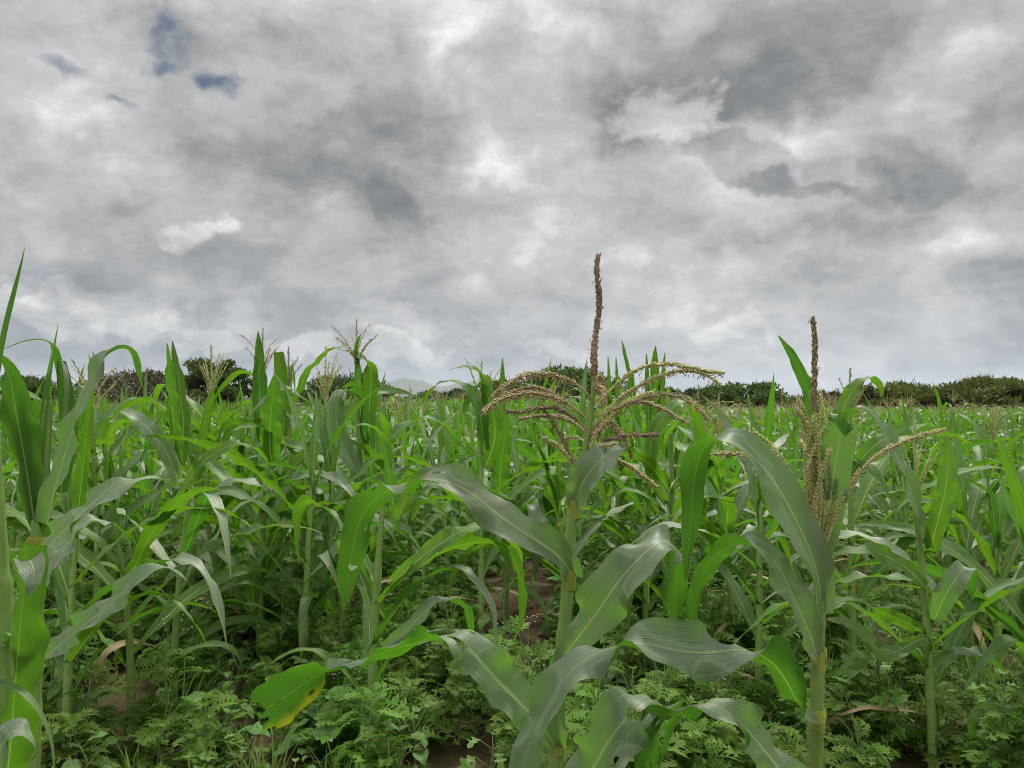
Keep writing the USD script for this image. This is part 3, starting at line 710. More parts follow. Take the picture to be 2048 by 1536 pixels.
near_tassel(A, [(1158, 955, dA), (1174, 880, dA), (1185, 800, dA), (1189, 742, dA)], [(1189, 752, dA), (1188, 705, dA), (1193, 655, dA + .006), (1199, 605, dA), (1195, 560, dA - .005), (1197, 512, dA)], [
    ([(1180, 798), (1130, 757), (1076, 747), (1030, 758), (985, 792)], None, .9),
    ([(1172, 838), (1122, 797), (1075, 776), (1020, 786), (965, 824)], 'tassel_brown', .7),
    ([(1168, 832), (1112, 796), (1060, 786), (1010, 795), (968, 822)], None, 1.1),
    ([(1177, 866), (1140, 830), (1100, 815), (1060, 820), (1014, 822)], 'tassel_brown', .1),
    ([(1162, 985), (1149, 930), (1121, 870), (1085, 812)], 'tassel_brown', .1),
    ([(1156, 975), (1146, 930), (1125, 900), (1090, 877)], 'tassel_green', .3),
    ([(1172, 886), (1150, 874), (1118, 890)], 'tassel_green', 0),
    ([(1176, 870), (1132, 838), (1096, 832), (1040, 838)], 'tassel_brown', 0),
    ([(1192, 802), (1225, 776), (1262, 747), (1310, 729), (1380, 735), (1444, 745)], 'tassel_green', .35),
    ([(1195, 832), (1250, 790), (1310, 756), (1370, 741), (1402, 746), (1436, 768)], 'tassel_green', .5),
    ([(1195, 832), (1240, 813), (1290, 795), (1340, 789), (1390, 812), (1418, 842)], 'tassel_tan', .25),
    ([(1190, 850), (1230, 815), (1275, 804), (1330, 820), (1371, 844)], 'tassel_tan', .15),
    ([(1186, 870), (1220, 836), (1262, 800), (1306, 785)], 'tassel_green', .4),
    ([(1190, 770), (1198, 752), (1206, 768), (1201, 806)], None, 2.6),
    ([(1187, 790), (1199, 770), (1207, 782), (1204, 800)], None, 2.4),
    ([(1180, 922), (1210, 882), (1250, 872), (1316, 868)], 'tassel_brown', .1),
    ([(1180, 905), (1192, 868), (1218, 842), (1245, 868), (1262, 912)], 'tassel_tan', 1.0),
    ([(1182, 900), (1200, 850), (1215, 842), (1232, 868), (1240, 900)], 'tassel_tan', .6),
    ([(1175, 926), (1220, 916), (1262, 934), (1312, 972)], 'tassel_tan', .3),
    ([(1179, 900), (1184, 865), (1194, 850), (1194, 882)], 'tassel_brown', 0),
    ([(1173, 906), (1200, 895), (1232, 888)], 'tassel_green', 0),
    ], 'tassel_brown', 'tassel_tan', 41, spike_r=.0040, grain=.0074, pink=1.3)

# --- B: the plant with the pale tassel
dB = 1.0
B = near_plant(1632, dB, 'foreground maize plant right of centre with pale yellow tassel and purplish spike tip')
near_stalk(B, [(1630, 2330, dB), (1631, 1640, dB), (1633, 1440, dB), (1636, 1320, dB), (1640, 1200, dB), (1641, 1080, dB)], [.0098, .0090, .0084, .0078, .0074, .0060], [.40, .53, .70, .80], hairs=900, seed=2)
for px, py, r in ((1634, 1432, .0084), (1637, 1312, .0078)):
    near_collar(B, px, py, dB, r)
obj('leaf', seen_blade([(1642, 1225, .995, (.25, .15, .95), 37), (1628, 1125, .975, (.4, .3, .87), 80), (1592, 1040, .95, (.35, .35, .87), 104), (1546, 960, .935, (.3, .5, .8), 101), (1498, 906, .925, (.2, .72, .65), 83), (1452, 881, .925, (0, .95, .3), 71), (1416, 888, .935, (-.4, .8, -.4), 68),
    (1394, 930, .945, (-.55, .25, -.8), 68), (1385, 1000, .955, (-.45, 0, -.88), 59), (1378, 1080, .96, (-.4, 0, -.9), 36), (1372, 1165, .965, (-.4, 0, -.9), 3)], n=80, nu=15, ruffle=.005, waves=2.2, cup0=.8, cup1=.16, seed=31), 'blade', B)
obj('leaf', seen_blade([(1636, 1330, .995, (.3, .2, .9), 26), (1618, 1265, .975, (.3, .3, .9), 57), (1590, 1200, .96, (.3, .4, .85), 69), (1560, 1138, .95, (.3, .5, .8), 64), (1522, 1098, .95, (.1, .85, .5), 52), (1476, 1090, .955, (0, .93, -.3), 48), (1432, 1110, .97, (-.3, .5, -.8), 55), (1402, 1160, .98, (-.45, .1, -.88), 53), (1390, 1212, .985, (-.4, 0, -.9), 36), (1384, 1262, .985, (-.4, 0, -.9), 2)],
    n=70, nu=15, ruffle=.008, waves=3.0, cup0=.8, cup1=.18, seed=33), 'blade', B)
obj('leaf', seen_blade([(1640, 1446, .99, (.15, .75, .6), 46), (1612, 1428, .965, (.35, .6, .6), 39), (1592, 1398, .95, (.6, .4, -.5), 48), (1566, 1352, .935, (.45, .35, -.8), 87), (1528, 1314, .92, (.3, .6, -.7), 75), (1488, 1300, .91, (.05, .95, .2), 68), (1430, 1304, .895, (0, .62, .78), 96), (1352, 1300, .885, (0, .62, .78), 106), (1284, 1287, .88, (0, .78, .62), 91),
    (1232, 1292, .875, (-.1, .97, -.1), 75), (1182, 1312, .87, (-.3, .85, .25), 63), (1132, 1354, .86, (-.45, .6, .65), 65), (1086, 1428, .855, (-.6, .35, .72), 75), (1052, 1508, .85, (-.6, .2, .77), 70), (1030, 1585, .85, (-.6, .1, .8), 48), (1014, 1665, .85, (-.6, .1, .8), 4)], n=96, nu=15, ruffle=.016, waves=4.0, cup0=.6, cup1=.15, seed=36), 'blade', B, label='long blade that crosses in front of the neighbouring stalk')
obj('leaf', seen_blade([(1636, 1655, .985, (.2, .5, .8), 40), (1582, 1570, .955, (.25, .55, .8), 70), (1522, 1492, .935, (.25, .55, .8), 77), (1462, 1430, .925, (.2, .7, .7), 65), (1425, 1409, .925, (0, .96, .25), 53), (1384, 1412, .935, (-.1, .75, -.65), 52), (1330, 1436, .945, (-.2, .5, -.85), 55), (1292, 1482, .955, (-.3, .3, -.9), 41), (1274, 1565, .96, (-.3, .2, -.93), 3)],
    n=66, nu=15, ruffle=.014, waves=3.4, cup0=.7, cup1=.2, seed=39), 'blade', B)
obj('leaf', seen_blade([(1650, 1100, 1.01, (-.4, 0, .9), 36), (1660, 1010, 1.0, (-.35, .05, .93), 58), (1672, 920, .985, (-.3, .1, .95), 62), (1684, 852, .97, (-.2, .4, .9), 60), (1690, 830, .955, (-.05, 1.0, .1), 56), (1692, 842, .935, (.1, .5, -.85), 46), (1690, 872, .93, (.1, .2, -.95), 4)], n=46, nu=11, ruffle=.002, cup0=.7, cup1=.25, seed=44), 'blade', B)
obj('leaf', seen_blade([(1630, 1205, 1.01, (-.7, 0, .6), 30), (1640, 1120, 1.02, (-.6, 0, -.75), 40), (1651, 1010, 1.03, (-.5, 0, -.85), 44), (1662, 930, 1.04, (-.4, 0, -.9), 30), (1668, 868, 1.05, (-.3, 0, -.95), 3)], n=36, nu=9, cup0=.8, cup1=.4, seed=45), 'blade', B)
rB = np.random.default_rng(4)
near_tassel(B, [(1641, 1110, dB), (1638, 1000, dB), (1634, 900, dB), (1632, 825, dB)], [(1632, 832, dB), (1628, 765, dB), (1630, 705, dB), (1625, 638, dB)], [
    ([(1642, 1060), (1626, 930), (1600, 802)], None, 0), ([(1640, 1050), (1630, 930), (1614, 860), (1596, 796)], None, 0), ([(1642, 1040), (1640, 900), (1632, 800)], None, 0), ([(1645, 1040), (1658, 905), (1646, 820), (1640, 782)], None, 0),
    ([(1632, 1060), (1591, 970), (1552, 902), (1508, 864)], None, .1), ([(1636, 1090), (1592, 990), (1560, 930), (1534, 900)], None, .1), ([(1635, 1090), (1590, 980), (1530, 925), (1450, 907), (1380, 926)], 'tassel_tan', .15),
    ([(1645, 1110), (1680, 1012), (1730, 932), (1800, 886), (1886, 860)], 'tassel_tan', .1), ([(1642, 1100), (1668, 990), (1672, 935)], None, 0)]
    + [([(1640 + rB.normal(0, 5), 1120 - 6 * k), (1635 + rB.normal(0, 12), 1000 - 7 * k), (1630 + rB.normal(0, 18), 900 - 9 * k)], None, 0) for k in range(11)],
    'tassel_brown', 'tassel_green', 42, spike_r=.0034, grain=.0070, pink=.25)

# --- C: the leafy plant on the left
dC = 1.25
C = near_plant(62, dC, 'broad-leaved tall maize plant near the left edge with an upright pointed whorl and no tassel')
near_stalk(C, [(56, 2030, dC), (62, 1560, dC), (69, 1300, dC), (76, 1080, dC), (88, 920, dC), (98, 800, dC)], [.0140, .0130, .0122, .0115, .0095, .0055], [.50, .74], hairs=150, seed=3)
near_collar(C, 76, 1085, dC, .0115); near_collar(C, 71, 1295, dC, .0122)
for ctrl, mat, kw in (
    ([(73, 1085, 1.245, (.2, 0, -.95), 42), (62, 1000, 1.235, (.3, .1, -.93), 69), (46, 900, 1.22, (.25, .15, -.93), 78), (28, 800, 1.20, (.1, .5, -.83), 70), (6, 730, 1.19, (-.1, .95, -.25), 59), (-26, 706, 1.19, (-.3, .95, .1), 46), (-66, 728, 1.19, (-.7, .7, .1), 25), (-95, 790, 1.19, (-.9, .3, .1), 3)], 'blade', dict(ruffle=.006, seed=51)),
    ([(84, 1010, 1.25, (-.75, 0, .55), 31), (90, 900, 1.25, (-.75, 0, .6), 43), (100, 780, 1.25, (-.7, 0, .7), 31), (109, 705, 1.25, (-.7, 0, .7), 15), (117, 648, 1.25, (-.7, 0, .7), 2)], 'blade_young', dict(cup1=.5, seed=52)),
    ([(94, 1050, 1.22, (-.35, .3, .88), 46), (116, 955, 1.195, (-.4, .3, .87), 64), (150, 850, 1.175, (-.42, .4, .82), 62), (186, 757, 1.165, (-.4, .55, .73), 52), (216, 709, 1.17, (-.1, .93, .3), 39), (250, 697, 1.18, (.25, .9, -.3), 28), (273, 727, 1.20, (.7, .2, -.7), 24), (286, 775, 1.21, (.6, 0, -.8), 3)], 'blade', dict(ruffle=.006, seed=53)),
    ([(74, 1135, 1.22, (-.3, .4, .87), 42), (110, 1080, 1.16, (-.3, .5, .82), 64), (160, 1030, 1.13, (-.25, .6, .76), 64), (215, 986, 1.12, (-.2, .72, .67), 52), (270, 961, 1.13, (0, .9, .4), 38), (315, 957, 1.15, (.2, .95, .1), 22), (346, 977, 1.17, (.5, .8, -.2), 3)], 'blade', dict(ruffle=.008, seed=54)),
    ([(116, 965, 1.29, (.5, 0, -.85), 28), (125, 860, 1.29, (.4, 0, -.9), 35), (122, 780, 1.29, (.4, .1, -.9), 29), (112, 716, 1.28, (.2, .5, -.8), 21), (95, 684, 1.27, (-.1, .97, .1), 17), (60, 681, 1.26, (-.3, .93, .2), 14), (22, 693, 1.25, (-.4, .9, .2), 8), (4, 700, 1.25, (-.4, .9, .2), 2)], 'blade', dict(cup1=.3, seed=55)),
    ([(122, 985, 1.27, (-.5, 0, -.85), 25), (134, 890, 1.27, (-.4, 0, -.9), 34), (132, 800, 1.27, (-.3, .1, -.93), 31), (122, 720, 1.27, (.3, .7, -.6), 17), (130, 745, 1.26, (.9, .3, .2), 13), (131, 800, 1.255, (.9, 0, .4), 10), (128, 838, 1.25, (.9, 0, .4), 2)], 'blade_old', dict(cup1=.3, seed=56)),
    ([(76, 1345, 1.22, (-.3, .45, .85), 38), (140, 1272, 1.15, (-.3, .5, .82), 53), (212, 1214, 1.12, (-.25, .6, .76), 55), (282, 1155, 1.12, (-.2, .7, .67), 45), (330, 1134, 1.13, (0, .95, .25), 32), (360, 1146, 1.14, (.5, .8, -.3), 20), (382, 1180, 1.15, (.7, .4, -.5), 2)], 'blade', dict(ruffle=.009, waves=3.5, seed=57)),
    ([(78, 1230, 1.27, (.3, .3, -.9), 35), (40, 1160, 1.30, (.4, .4, -.8), 56), (0, 1090, 1.32, (.3, .7, -.6), 56), (-50, 1070, 1.33, (-.2, .95, .1), 42), (-110, 1120, 1.34, (-.6, .7, .2), 3)], 'blade', dict(ruffle=.008, seed=58)),
    ([(82, 1195, 1.28, (-.5, .4, .75), 35), (112, 1130, 1.32, (-.5, .45, .75), 53), (150, 1070, 1.36, (-.45, .6, .65), 50), (200, 1040, 1.4, (-.1, .95, .2), 35), (240, 1060, 1.43, (.5, .8, -.2), 21), (262, 1110, 1.45, (.7, .4, -.5), 2)], 'blade', dict(ruffle=.008, seed=59))):
    obj('leaf', seen_blade(ctrl, n=56, nu=13, **({'cup0': .75, 'cup1': .16} | kw)), mat, C)

# --- D: the broken plant at the very edge
dD = .85
D = near_plant(-2, dD, 'bright green maize plant cut off by the left edge, with a snapped blade')
near_stalk(D, [(0, 2620, dD), (2, 1560, dD), (-4, 1250, dD), (-14, 1000, dD), (-14, 800, dD)], [.019, .0165, .015, .0115, .006], [.6, .8], seed=5)
for ctrl, mat, kw in (
    ([(8, 1600, .82, (.2, .05, -.97), 60), (22, 1470, .81, (.3, .05, -.95), 80), (34, 1320, .80, (.3, 0, -.95), 86), (45, 1200, .80, (.2, 0, -.98), 78), (54, 1090, .80, (.1, 0, -.99), 64)], 'blade_young', dict(cup1=.55, ruffle=.006, torn=.03, seed=61)),
    ([(56, 1120, .80, (0, .9, .3), 46), (66, 1134, .785, (.1, .6, .8), 50), (66, 1165, .775, (.1, .3, .95), 30), (52, 1192, .772, (.1, .2, .97), 3)], 'blade', dict(seed=62)),
    ([(-20, 860, .84, (.75, 0, -.6), 26), (-8, 720, .84, (.75, 0, -.6), 38), (10, 630, .84, (.75, 0, -.6), 36), (30, 560, .84, (.7, .1, -.6), 22), (49, 496, .84, (.7, .1, -.6), 2)], 'blade', dict(cup1=.45, seed=63)),
    ([(-40, 1370, .80, (0, .95, .2), 30), (0, 1368, .79, (.1, .97, -.1), 30), (50, 1392, .78, (.5, .8, -.2), 30), (88, 1444, .78, (.8, .4, -.3), 26), (106, 1520, .78, (.9, .1, -.3), 18), (108, 1590, .78, (.9, 0, -.3), 3)], 'blade_young', dict(seed=64)),
    ([(-30, 1560, .74, (-.2, .5, .8), 60), (0, 1500, .73, (-.2, .5, .8), 66), (34, 1462, .73, (0, .9, .4), 56), (52, 1470, .73, (.5, .8, -.2), 34), (62, 1520, .735, (.8, .2, -.4), 3)], 'blade', dict(seed=65)),
    ([(-4, 1290, .86, (0, .3, .95), 40), (30, 1268, .84, (.2, .8, .5), 44), (58, 1262, .82, (.2, .9, .4), 34), (86, 1276, .81, (.4, .9, .1), 4)], 'blade', dict(ruffle=.004, seed=66))):
    obj('leaf', seen_blade(ctrl, n=50, nu=13, **({'cup0': .6, 'cup1': .16} | kw)), mat, D)
ORIGIN = np.zeros(3)

# ---------------------------------------------------------------- maize standing a few metres off, each grown on its own
YT = dict(mat='tassel_green', branches=12, spread=.32, droop=.25, length=.15, spike=.20, up=.05)
TT = dict(mat='tassel_tan', branches=10, spread=.5, droop=.5, length=.14, spike=.18, up=.10)
PT = dict(mat='tassel_tan', branches=12, spread=.55, droop=1.3, length=.17, spike=.16, up=.10)
BT = dict(mat='tassel_brown', branches=7, spread=.55, droop=.2, length=.11, spike=.16, up=.08)
MID = [  # px of the foot, distance, stalk height, blade plane, tassel, seed, label
    (268, 2.45, .62, 0.2, None, 101, 'thick-stalked maize plant on bare soil right of the broad-leaved left plant'),
    (352, 2.6, .70, 0.3, None, 102, 'maize plant with a pair of tall spear leaves left of the domed dark bush'),
    (522, 2.95, .74, 2.9, None, 103, 'maize plant with long arching grey leaves above the torn yellow-edged blade tip'),
    (612, 2.75, .72, 0.6, None, 104, 'slender maize plant just behind the yellow-edged blade'),
    (662, 2.9, .80, 2.4, None, 105, 'maize plant between two slender ones behind the twisted grey blade'),
    (745, 2.25, .72, 2.8, None, 106, 'straight maize plant with a bare lower stalk left of the twisted grey blade'),
    (955, 3.6, .66, 0.1, None, 107, 'dark-stalked maize plant standing left of the bare soil strip'),
    (1010, 3.3, .70, 2.6, None, 108, 'maize plant with a bright upright leaf just left of the drooping tassel'),
    (1290, 3.2, .64, 0.5, None, 109, 'maize plant seen between the two foreground stalks, low and leafy'),
    (1515, 2.45, .66, 2.7, None, 110, 'maize plant right behind the long crossing blade'),
    (1345, 2.9, .86, 1.2, None, 111, 'tall dark maize plant with several spear tips above the arching tassel branches'),
    (548, 3.4, .90, 1.0, TT, 112, 'tall maize plant with an open brown tassel left of the far hills'),
    (385, 3.6, .84, 0.4, YT, 113, 'maize plant with a pale yellow tassel in front of the domed dark bush'),
    (592, 3.9, .86, 2.2, BT, 114, 'maize plant with a short pinkish tassel beside the open brown one'),
    (640, 3.5, .78, 0.9, YT, 115, 'maize plant with a bushy yellow tassel in front of the flat-topped tree'),
    (728, 3.2, .88, 0.0, TT, 116, 'tall maize plant with a leaning pale tassel right of the flat-topped tree'),
    (962, 3.0, .84, 0.2, YT, 117, 'maize plant with a half-wrapped tassel and curled top left of the broad tree'),
    (1408, 3.3, .74, 1.9, PT, 118, 'maize plant with a wide drooping straw-coloured tassel right of the foreground tassel'),
    (1462, 2.9, .68, 0.7, PT, 119, 'maize plant with a fountain-like drooping tassel before the rounded bush'),
    (1858, 2.05, .72, 0.15, YT, 120, 'right-hand maize plant with a yellow tassel half wrapped in leaves'),
    (1700, 2.7, .80, 0.3, BT, 121, 'maize with a bristly tassel and arching leaf behind the pale tassel'),
    (1935, 3.1, .52, 0.6, None, 122, 'bright green short maize plant right of the right-hand tasselled plant'),
    (2085, 2.1, .44, 2.9, None, 123, 'maize plant cut off by the right edge'),
    (200, 3.0, .74, 0.8, TT, 124, 'maize plant with a thin brown tassel in front of the sparse brown tree'),
    (445, 3.2, .70, 2.5, None, 125, 'leafy maize plant below the domed dark bush'),
    (820, 3.6, .62, 0.4, None, 126, 'maize plant below the far hills with grey arching leaves'),
    (1120, 3.8, .68, 0.9, None, 127, 'maize plant right behind the upper stalk of the brown-spiked plant'),
    (1240, 3.9, .84, 2.0, None, 128, 'tall maize plant with dark spear leaves right of the brown spike'),
    (1580, 3.6, .64, 0.2, None, 129, 'leafy maize plant behind the pale tassel'),
    (1790, 3.5, .66, 2.6, None, 130, 'dark green maize plant behind the long right-hand tassel branch'),
    (140, 2.2, .62, 2.7, None, 131, 'low maize plant between the left edge plant and the bare soil'),
    (1990, 2.8, .46, 0.4, None, 132, 'leafy maize plant near the right edge behind the cut-off one'),
]
# blades of these plants that can be followed one by one in the photograph: (px, py, nearer or farther, upper face's direction, width in px)
UPL, UPR, TOP = (-.4, .4, .82), (.4, .4, .82), (0, .95, .3)          # faces turned to us and up; seen from above
BKL, BKR, BK = (-.5, .2, -.85), (.5, .2, -.85), (0, .2, -.97)       # undersides
SEEN = {
    106: (4, [
        ([(785, 1165, 0, UPL, 19), (830, 1125, -.06, UPL, 33), (890, 1080, -.1, UPL, 36), (945, 1054, -.1, TOP, 31), (985, 1052, -.08, TOP, 27), (1020, 1076, -.05, BKR, 25), (1038, 1120, 0, BKR, 16), (1042, 1160, 0, BKR, 2)], 'blade_field'),
        ([(765, 1295, 0, UPL, 18), (800, 1270, -.06, UPL, 27), (845, 1228, -.1, UPL, 30), (885, 1198, -.1, TOP, 25), (915, 1202, -.08, BKR, 24), (936, 1232, -.05, BKR, 21), (948, 1276, 0, BKR, 2)], 'blade_old'),
        ([(772, 1240, 0, BKR, 18), (748, 1195, .05, BKR, 27), (728, 1140, .1, BKR, 30), (716, 1085, .1, BKR, 22), (706, 1060, .1, TOP, 18), (690, 1075, .1, BKL, 10), (680, 1110, .1, BKL, 2)], 'blade_field'),
        ([(795, 1040, 0, UPL, 19), (815, 990, -.04, UPL, 33), (850, 948, -.06, UPL, 33), (885, 938, -.06, TOP, 22), (915, 950, -.04, BKR, 16), (930, 985, 0, BKR, 2)], 'blade_field'),
        ([(790, 1060, 0, BKR, 19), (782, 980, .05, BKR, 34), (770, 905, .08, BKR, 30), (752, 860, .1, (-.2, .9, -.4), 21), (722, 850, .1, TOP, 13), (700, 862, .1, TOP, 2)], 'blade_young')]),
    112: (4, [
        ([(530, 900, 0, BK, 25), (520, 800, 0, BK, 31), (518, 720, 0, BK, 22), (516, 662, 0, BK, 2)], 'blade'),
        ([(545, 930, -.3, (.1, 0, -1), 30), (540, 850, -.32, (.1, 0, -1), 46), (546, 790, -.32, (.1, 0, -1), 33), (550, 745, -.32, (.1, 0, -1), 2)], 'blade_young'),
        ([(556, 905, 0, BKL, 18), (568, 810, .05, BKL, 27), (562, 740, .05, BKL, 25), (558, 704, .05, BKL, 19)], 'blade_field'),
        ([(560, 980, -.2, UPL, 19), (590, 930, -.25, UPL, 27), (640, 896, -.25, UPL, 27), (700, 888, -.25, TOP, 22), (748, 910, -.22, BKR, 25), (778, 960, -.2, BKR, 19), (786, 1010, -.2, BKR, 2)], 'blade_field')]),
    103: (3, [
        ([(520, 1090, 0, UPR, 18), (535, 1010, -.05, (.2, .5, .85), 30), (520, 968, -.1, TOP, 30), (480, 962, -.12, TOP, 30), (430, 990, -.14, (-.5, .6, .6), 27), (395, 1040, -.14, (-.7, .3, .6), 18), (380, 1080, -.14, (-.7, .3, .6), 2)], 'blade'),
        ([(528, 1150, 0, BKL, 21), (560, 1060, .05, (-.5, .3, -.8), 33), (600, 985, .06, (-.3, .7, -.6), 36), (648, 965, .06, TOP, 30), (690, 1000, .05, BKR, 30), (700, 1060, .04, BKR, 19), (702, 1100, .04, BKR, 2)], 'blade_field'),
        ([(522, 1240, 0, UPR, 16), (505, 1180, -.05, UPR, 27), (530, 1110, -.08, TOP, 27), (570, 1092, -.1, TOP, 25), (610, 1110, -.1, (.4, .6, .6), 22), (650, 1160, -.08, (.7, .3, .6), 18), (672, 1215, -.06, (.7, .3, .6), 2)], 'blade_field')]),
    102: (4, [
        ([(352, 930, 0, (.3, 0, -.95), 25), (346, 840, 0, (.3, 0, -.95), 34), (340, 760, 0, (.3, 0, -.95), 25), (334, 686, 0, (.3, 0, -.95), 2)], 'blade_young'),
        ([(362, 930, 0, (-.7, 0, -.6), 25), (366, 840, .03, (-.7, 0, -.6), 33), (356, 750, .05, (-.7, 0, -.6), 22), (345, 682, .06, (-.7, 0, -.6), 2)], 'blade_field'),
        ([(356, 960, 0, UPR, 19), (330, 900, -.05, UPR, 33), (290, 850, -.08, UPR, 33), (250, 826, -.08, TOP, 25), (215, 836, -.06, (-.4, .8, .2), 16), (190, 862, -.06, (-.4, .8, .2), 2)], 'blade'),
        ([(360, 1000, 0, UPL, 19), (392, 940, -.05, UPL, 28), (440, 900, -.08, UPL, 27), (490, 890, -.08, TOP, 21), (520, 905, -.06, BKR, 16), (535, 940, -.05, BKR, 2)], 'blade_field')]),
    116: (4, [
        ([(742, 905, 0, BKL, 22), (738, 830, 0, BKL, 33), (742, 770, 0, (-.3, .3, -.9), 31), (736, 728, 0, (-.1, .95, -.2), 25), (712, 708, 0, TOP, 18), (690, 702, 0, TOP, 10), (664, 692, 0, TOP, 2)], 'blade_field'),
        ([(730, 920, 0, BKR, 22), (722, 840, 0, BKR, 27), (716, 760, 0, BKR, 19), (712, 700, 0, BKR, 12), (722, 668, 0, BKR, 2)], 'blade_young'),
        ([(728, 1000, 0, UPL, 19), (690, 900, -.1, UPR, 33), (672, 830, -.12, UPR, 34), (690, 782, -.12, TOP, 27), (715, 785, -.1, BKR, 25), (730, 830, -.1, BKR, 21), (732, 880, -.1, BKR, 2)], 'blade')]),
    117: (4, [
        ([(968, 900, 0, UPR, 22), (960, 830, -.04, UPR, 27), (930, 775, -.06, (.3, .8, .5), 22), (890, 762, -.06, TOP, 18), (860, 785, -.05, (-.5, .7, -.4), 15), (835, 815, -.05, (-.5, .7, -.4), 2)], 'blade_field'),
        ([(968, 880, 0, BKL, 22), (976, 800, .02, BKL, 27), (966, 752, .03, (-.2, .9, -.3), 22), (940, 736, .03, TOP, 16), (898, 742, .03, TOP, 2)], 'blade_field'),
        ([(972, 930, 0, BK, 19), (990, 870, .0, BK, 30), (978, 800, .0, BK, 25), (960, 770, .0, (0, .9, -.4), 16), (940, 790, -.02, UPR, 15), (930, 830, -.03, UPR, 2)], 'blade_field'),
        ([(962, 1120, 0, BKL, 18), (985, 1060, .0, BKL, 30), (965, 985, .0, (-.2, .5, -.8), 30), (935, 960, .0, TOP, 19), (905, 985, 0, (-.6, .4, .6), 2)], 'blade')]),
    108: (2, [
        ([(1004, 1010, -.1, (.1, 0, -1), 22), (1002, 930, -.1, (.1, 0, -1), 34), (1010, 870, -.1, (.1, 0, -1), 27), (1014, 822, -.1, (.1, 0, -1), 2)], 'blade_young'),
        ([(1000, 900, 0, BK, 12), (1004, 800, 0, BK, 15), (1005, 716, 0, BK, 2)], 'blade_field')]),
    111: (3, [
        ([(1310, 900, 0, BK, 19), (1312, 800, 0, BK, 22), (1310, 740, 0, BK, 18), (1311, 692, 0, BK, 2)], 'blade_field'), ([(1300, 900, 0, BK, 12), (1296, 800, 0, BK, 12), (1293, 708, 0, BK, 2)], 'blade'),
        ([(1320, 900, 0, BKR, 15), (1322, 800, 0, BKR, 15), (1330, 706, 0, BKR, 2)], 'blade_field'),
        ([(1330, 1010, 0, UPR, 22), (1300, 930, -.08, UPR, 31), (1330, 830, -.1, (.1, .8, .6), 33), (1370, 805, -.1, TOP, 28), (1392, 830, -.08, BKR, 25), (1398, 890, -.06, BKR, 22), (1392, 940, -.05, BKR, 2)], 'blade_field')]),
    128: (3, [
        ([(1276, 930, 0, (.8, 0, -.5), 22), (1270, 830, 0, (.8, 0, -.5), 22), (1256, 740, 0, (.8, 0, -.5), 15), (1243, 680, 0, (.8, 0, -.5), 2)], 'blade'), ([(1238, 900, 0, BK, 10), (1236, 810, 0, BK, 10), (1232, 715, 0, BK, 2)], 'blade_field'),
        ([(1222, 900, 0, BK, 10), (1220, 810, 0, BK, 10), (1216, 712, 0, BK, 2)], 'blade_field'),
        ([(1262, 960, 0, BKR, 22), (1250, 880, 0, BKR, 30), (1226, 830, 0, BKR, 27), (1210, 792, 0, BKR, 13)], 'blade_young')]),
    121: (4, [
        ([(1650, 930, -.7, BKR, 18), (1622, 800, -.7, BKR, 27), (1594, 730, -.7, BKR, 21), (1556, 671, -.7, BKR, 2)], 'blade'),
        ([(1672, 880, -.6, UPL, 22), (1686, 820, -.6, UPL, 33), (1708, 778, -.6, UPL, 27), (1736, 756, -.6, TOP, 18), (1752, 762, -.6, BKR, 16), (1760, 795, -.6, BKR, 2)], 'blade_field'),
        ([(1690, 960, -.5, UPL, 19), (1740, 900, -.55, UPL, 30), (1800, 860, -.55, UPL, 25), (1850, 850, -.55, TOP, 18), (1885, 870, -.5, BKR, 2)], 'blade_field')]),
    120: (6, [
        ([(1852, 1095, 0, (.5, .2, .85), 25), (1828, 1000, -.05, (.5, .3, .8), 49), (1790, 905, -.1, (.4, .45, .8), 52), (1748, 838, -.12, (.2, .8, .6), 41), (1716, 815, -.12, TOP, 31), (1694, 830, -.1, BKL, 25), (1680, 868, -.1, BKL, 2)], 'blade'),
        ([(1862, 1100, 0, UPL, 27), (1884, 1010, -.05, (-.3, .2, .93), 38), (1896, 930, -.06, (-.3, .3, .9), 33), (1884, 876, -.06, (-.1, .9, .4), 18), (1866, 862, -.06, TOP, 2)], 'blade_field'),
        ([(1852, 1175, 0, UPR, 22), (1810, 1135, -.06, UPR, 36), (1760, 1108, -.08, UPR, 38), (1710, 1100, -.08, TOP, 30), (1670, 1112, -.06, (-.4, .8, -.3), 22), (1648, 1140, -.05, BKL, 2)], 'blade_field'),
        ([(1868, 1240, 0, UPL, 27), (1886, 1200, -.05, UPL, 41), (1910, 1160, -.08, UPL, 44), (1932, 1135, -.08, TOP, 33), (1942, 1150, -.06, BKR, 25), (1938, 1200, -.05, BKR, 2)], 'blade'),
        ([(1852, 1275, 0, UPR, 19), (1800, 1240, -.06, BKL, 28), (1752, 1218, -.08, (0, .9, -.4), 27), (1710, 1200, -.08, TOP, 25), (1670, 1205, -.08, TOP, 21), (1642, 1232, -.06, TOP, 2)], 'blade_field'),
        ([(1850, 1335, 0, UPR, 16), (1800, 1300, -.1, UPR, 25), (1760, 1305, -.12, (.3, .6, .7), 36), (1720, 1262, -.12, UPR, 30), (1675, 1240, -.1, TOP, 15), (1655, 1238, -.1, TOP, 2)], 'blade_field'),
        ([(1868, 1345, 0, UPL, 19), (1900, 1312, -.05, UPL, 25), (1940, 1302, -.08, TOP, 25), (1980, 1320, -.08, (.5, .8, -.2), 27), (2010, 1345, -.06, (.6, .6, -.4), 2)], 'blade')]),
}
TOPS = {112: 652, 113: 688, 114: 690, 115: 693, 116: 636, 117: 712, 118: 768, 119: 785, 120: 850, 121: 735, 124: 700, 102: 690, 111: 690, 128: 682, 108: 735, 105: 770, 103: 790}    # how high in the photograph the taller ones reach
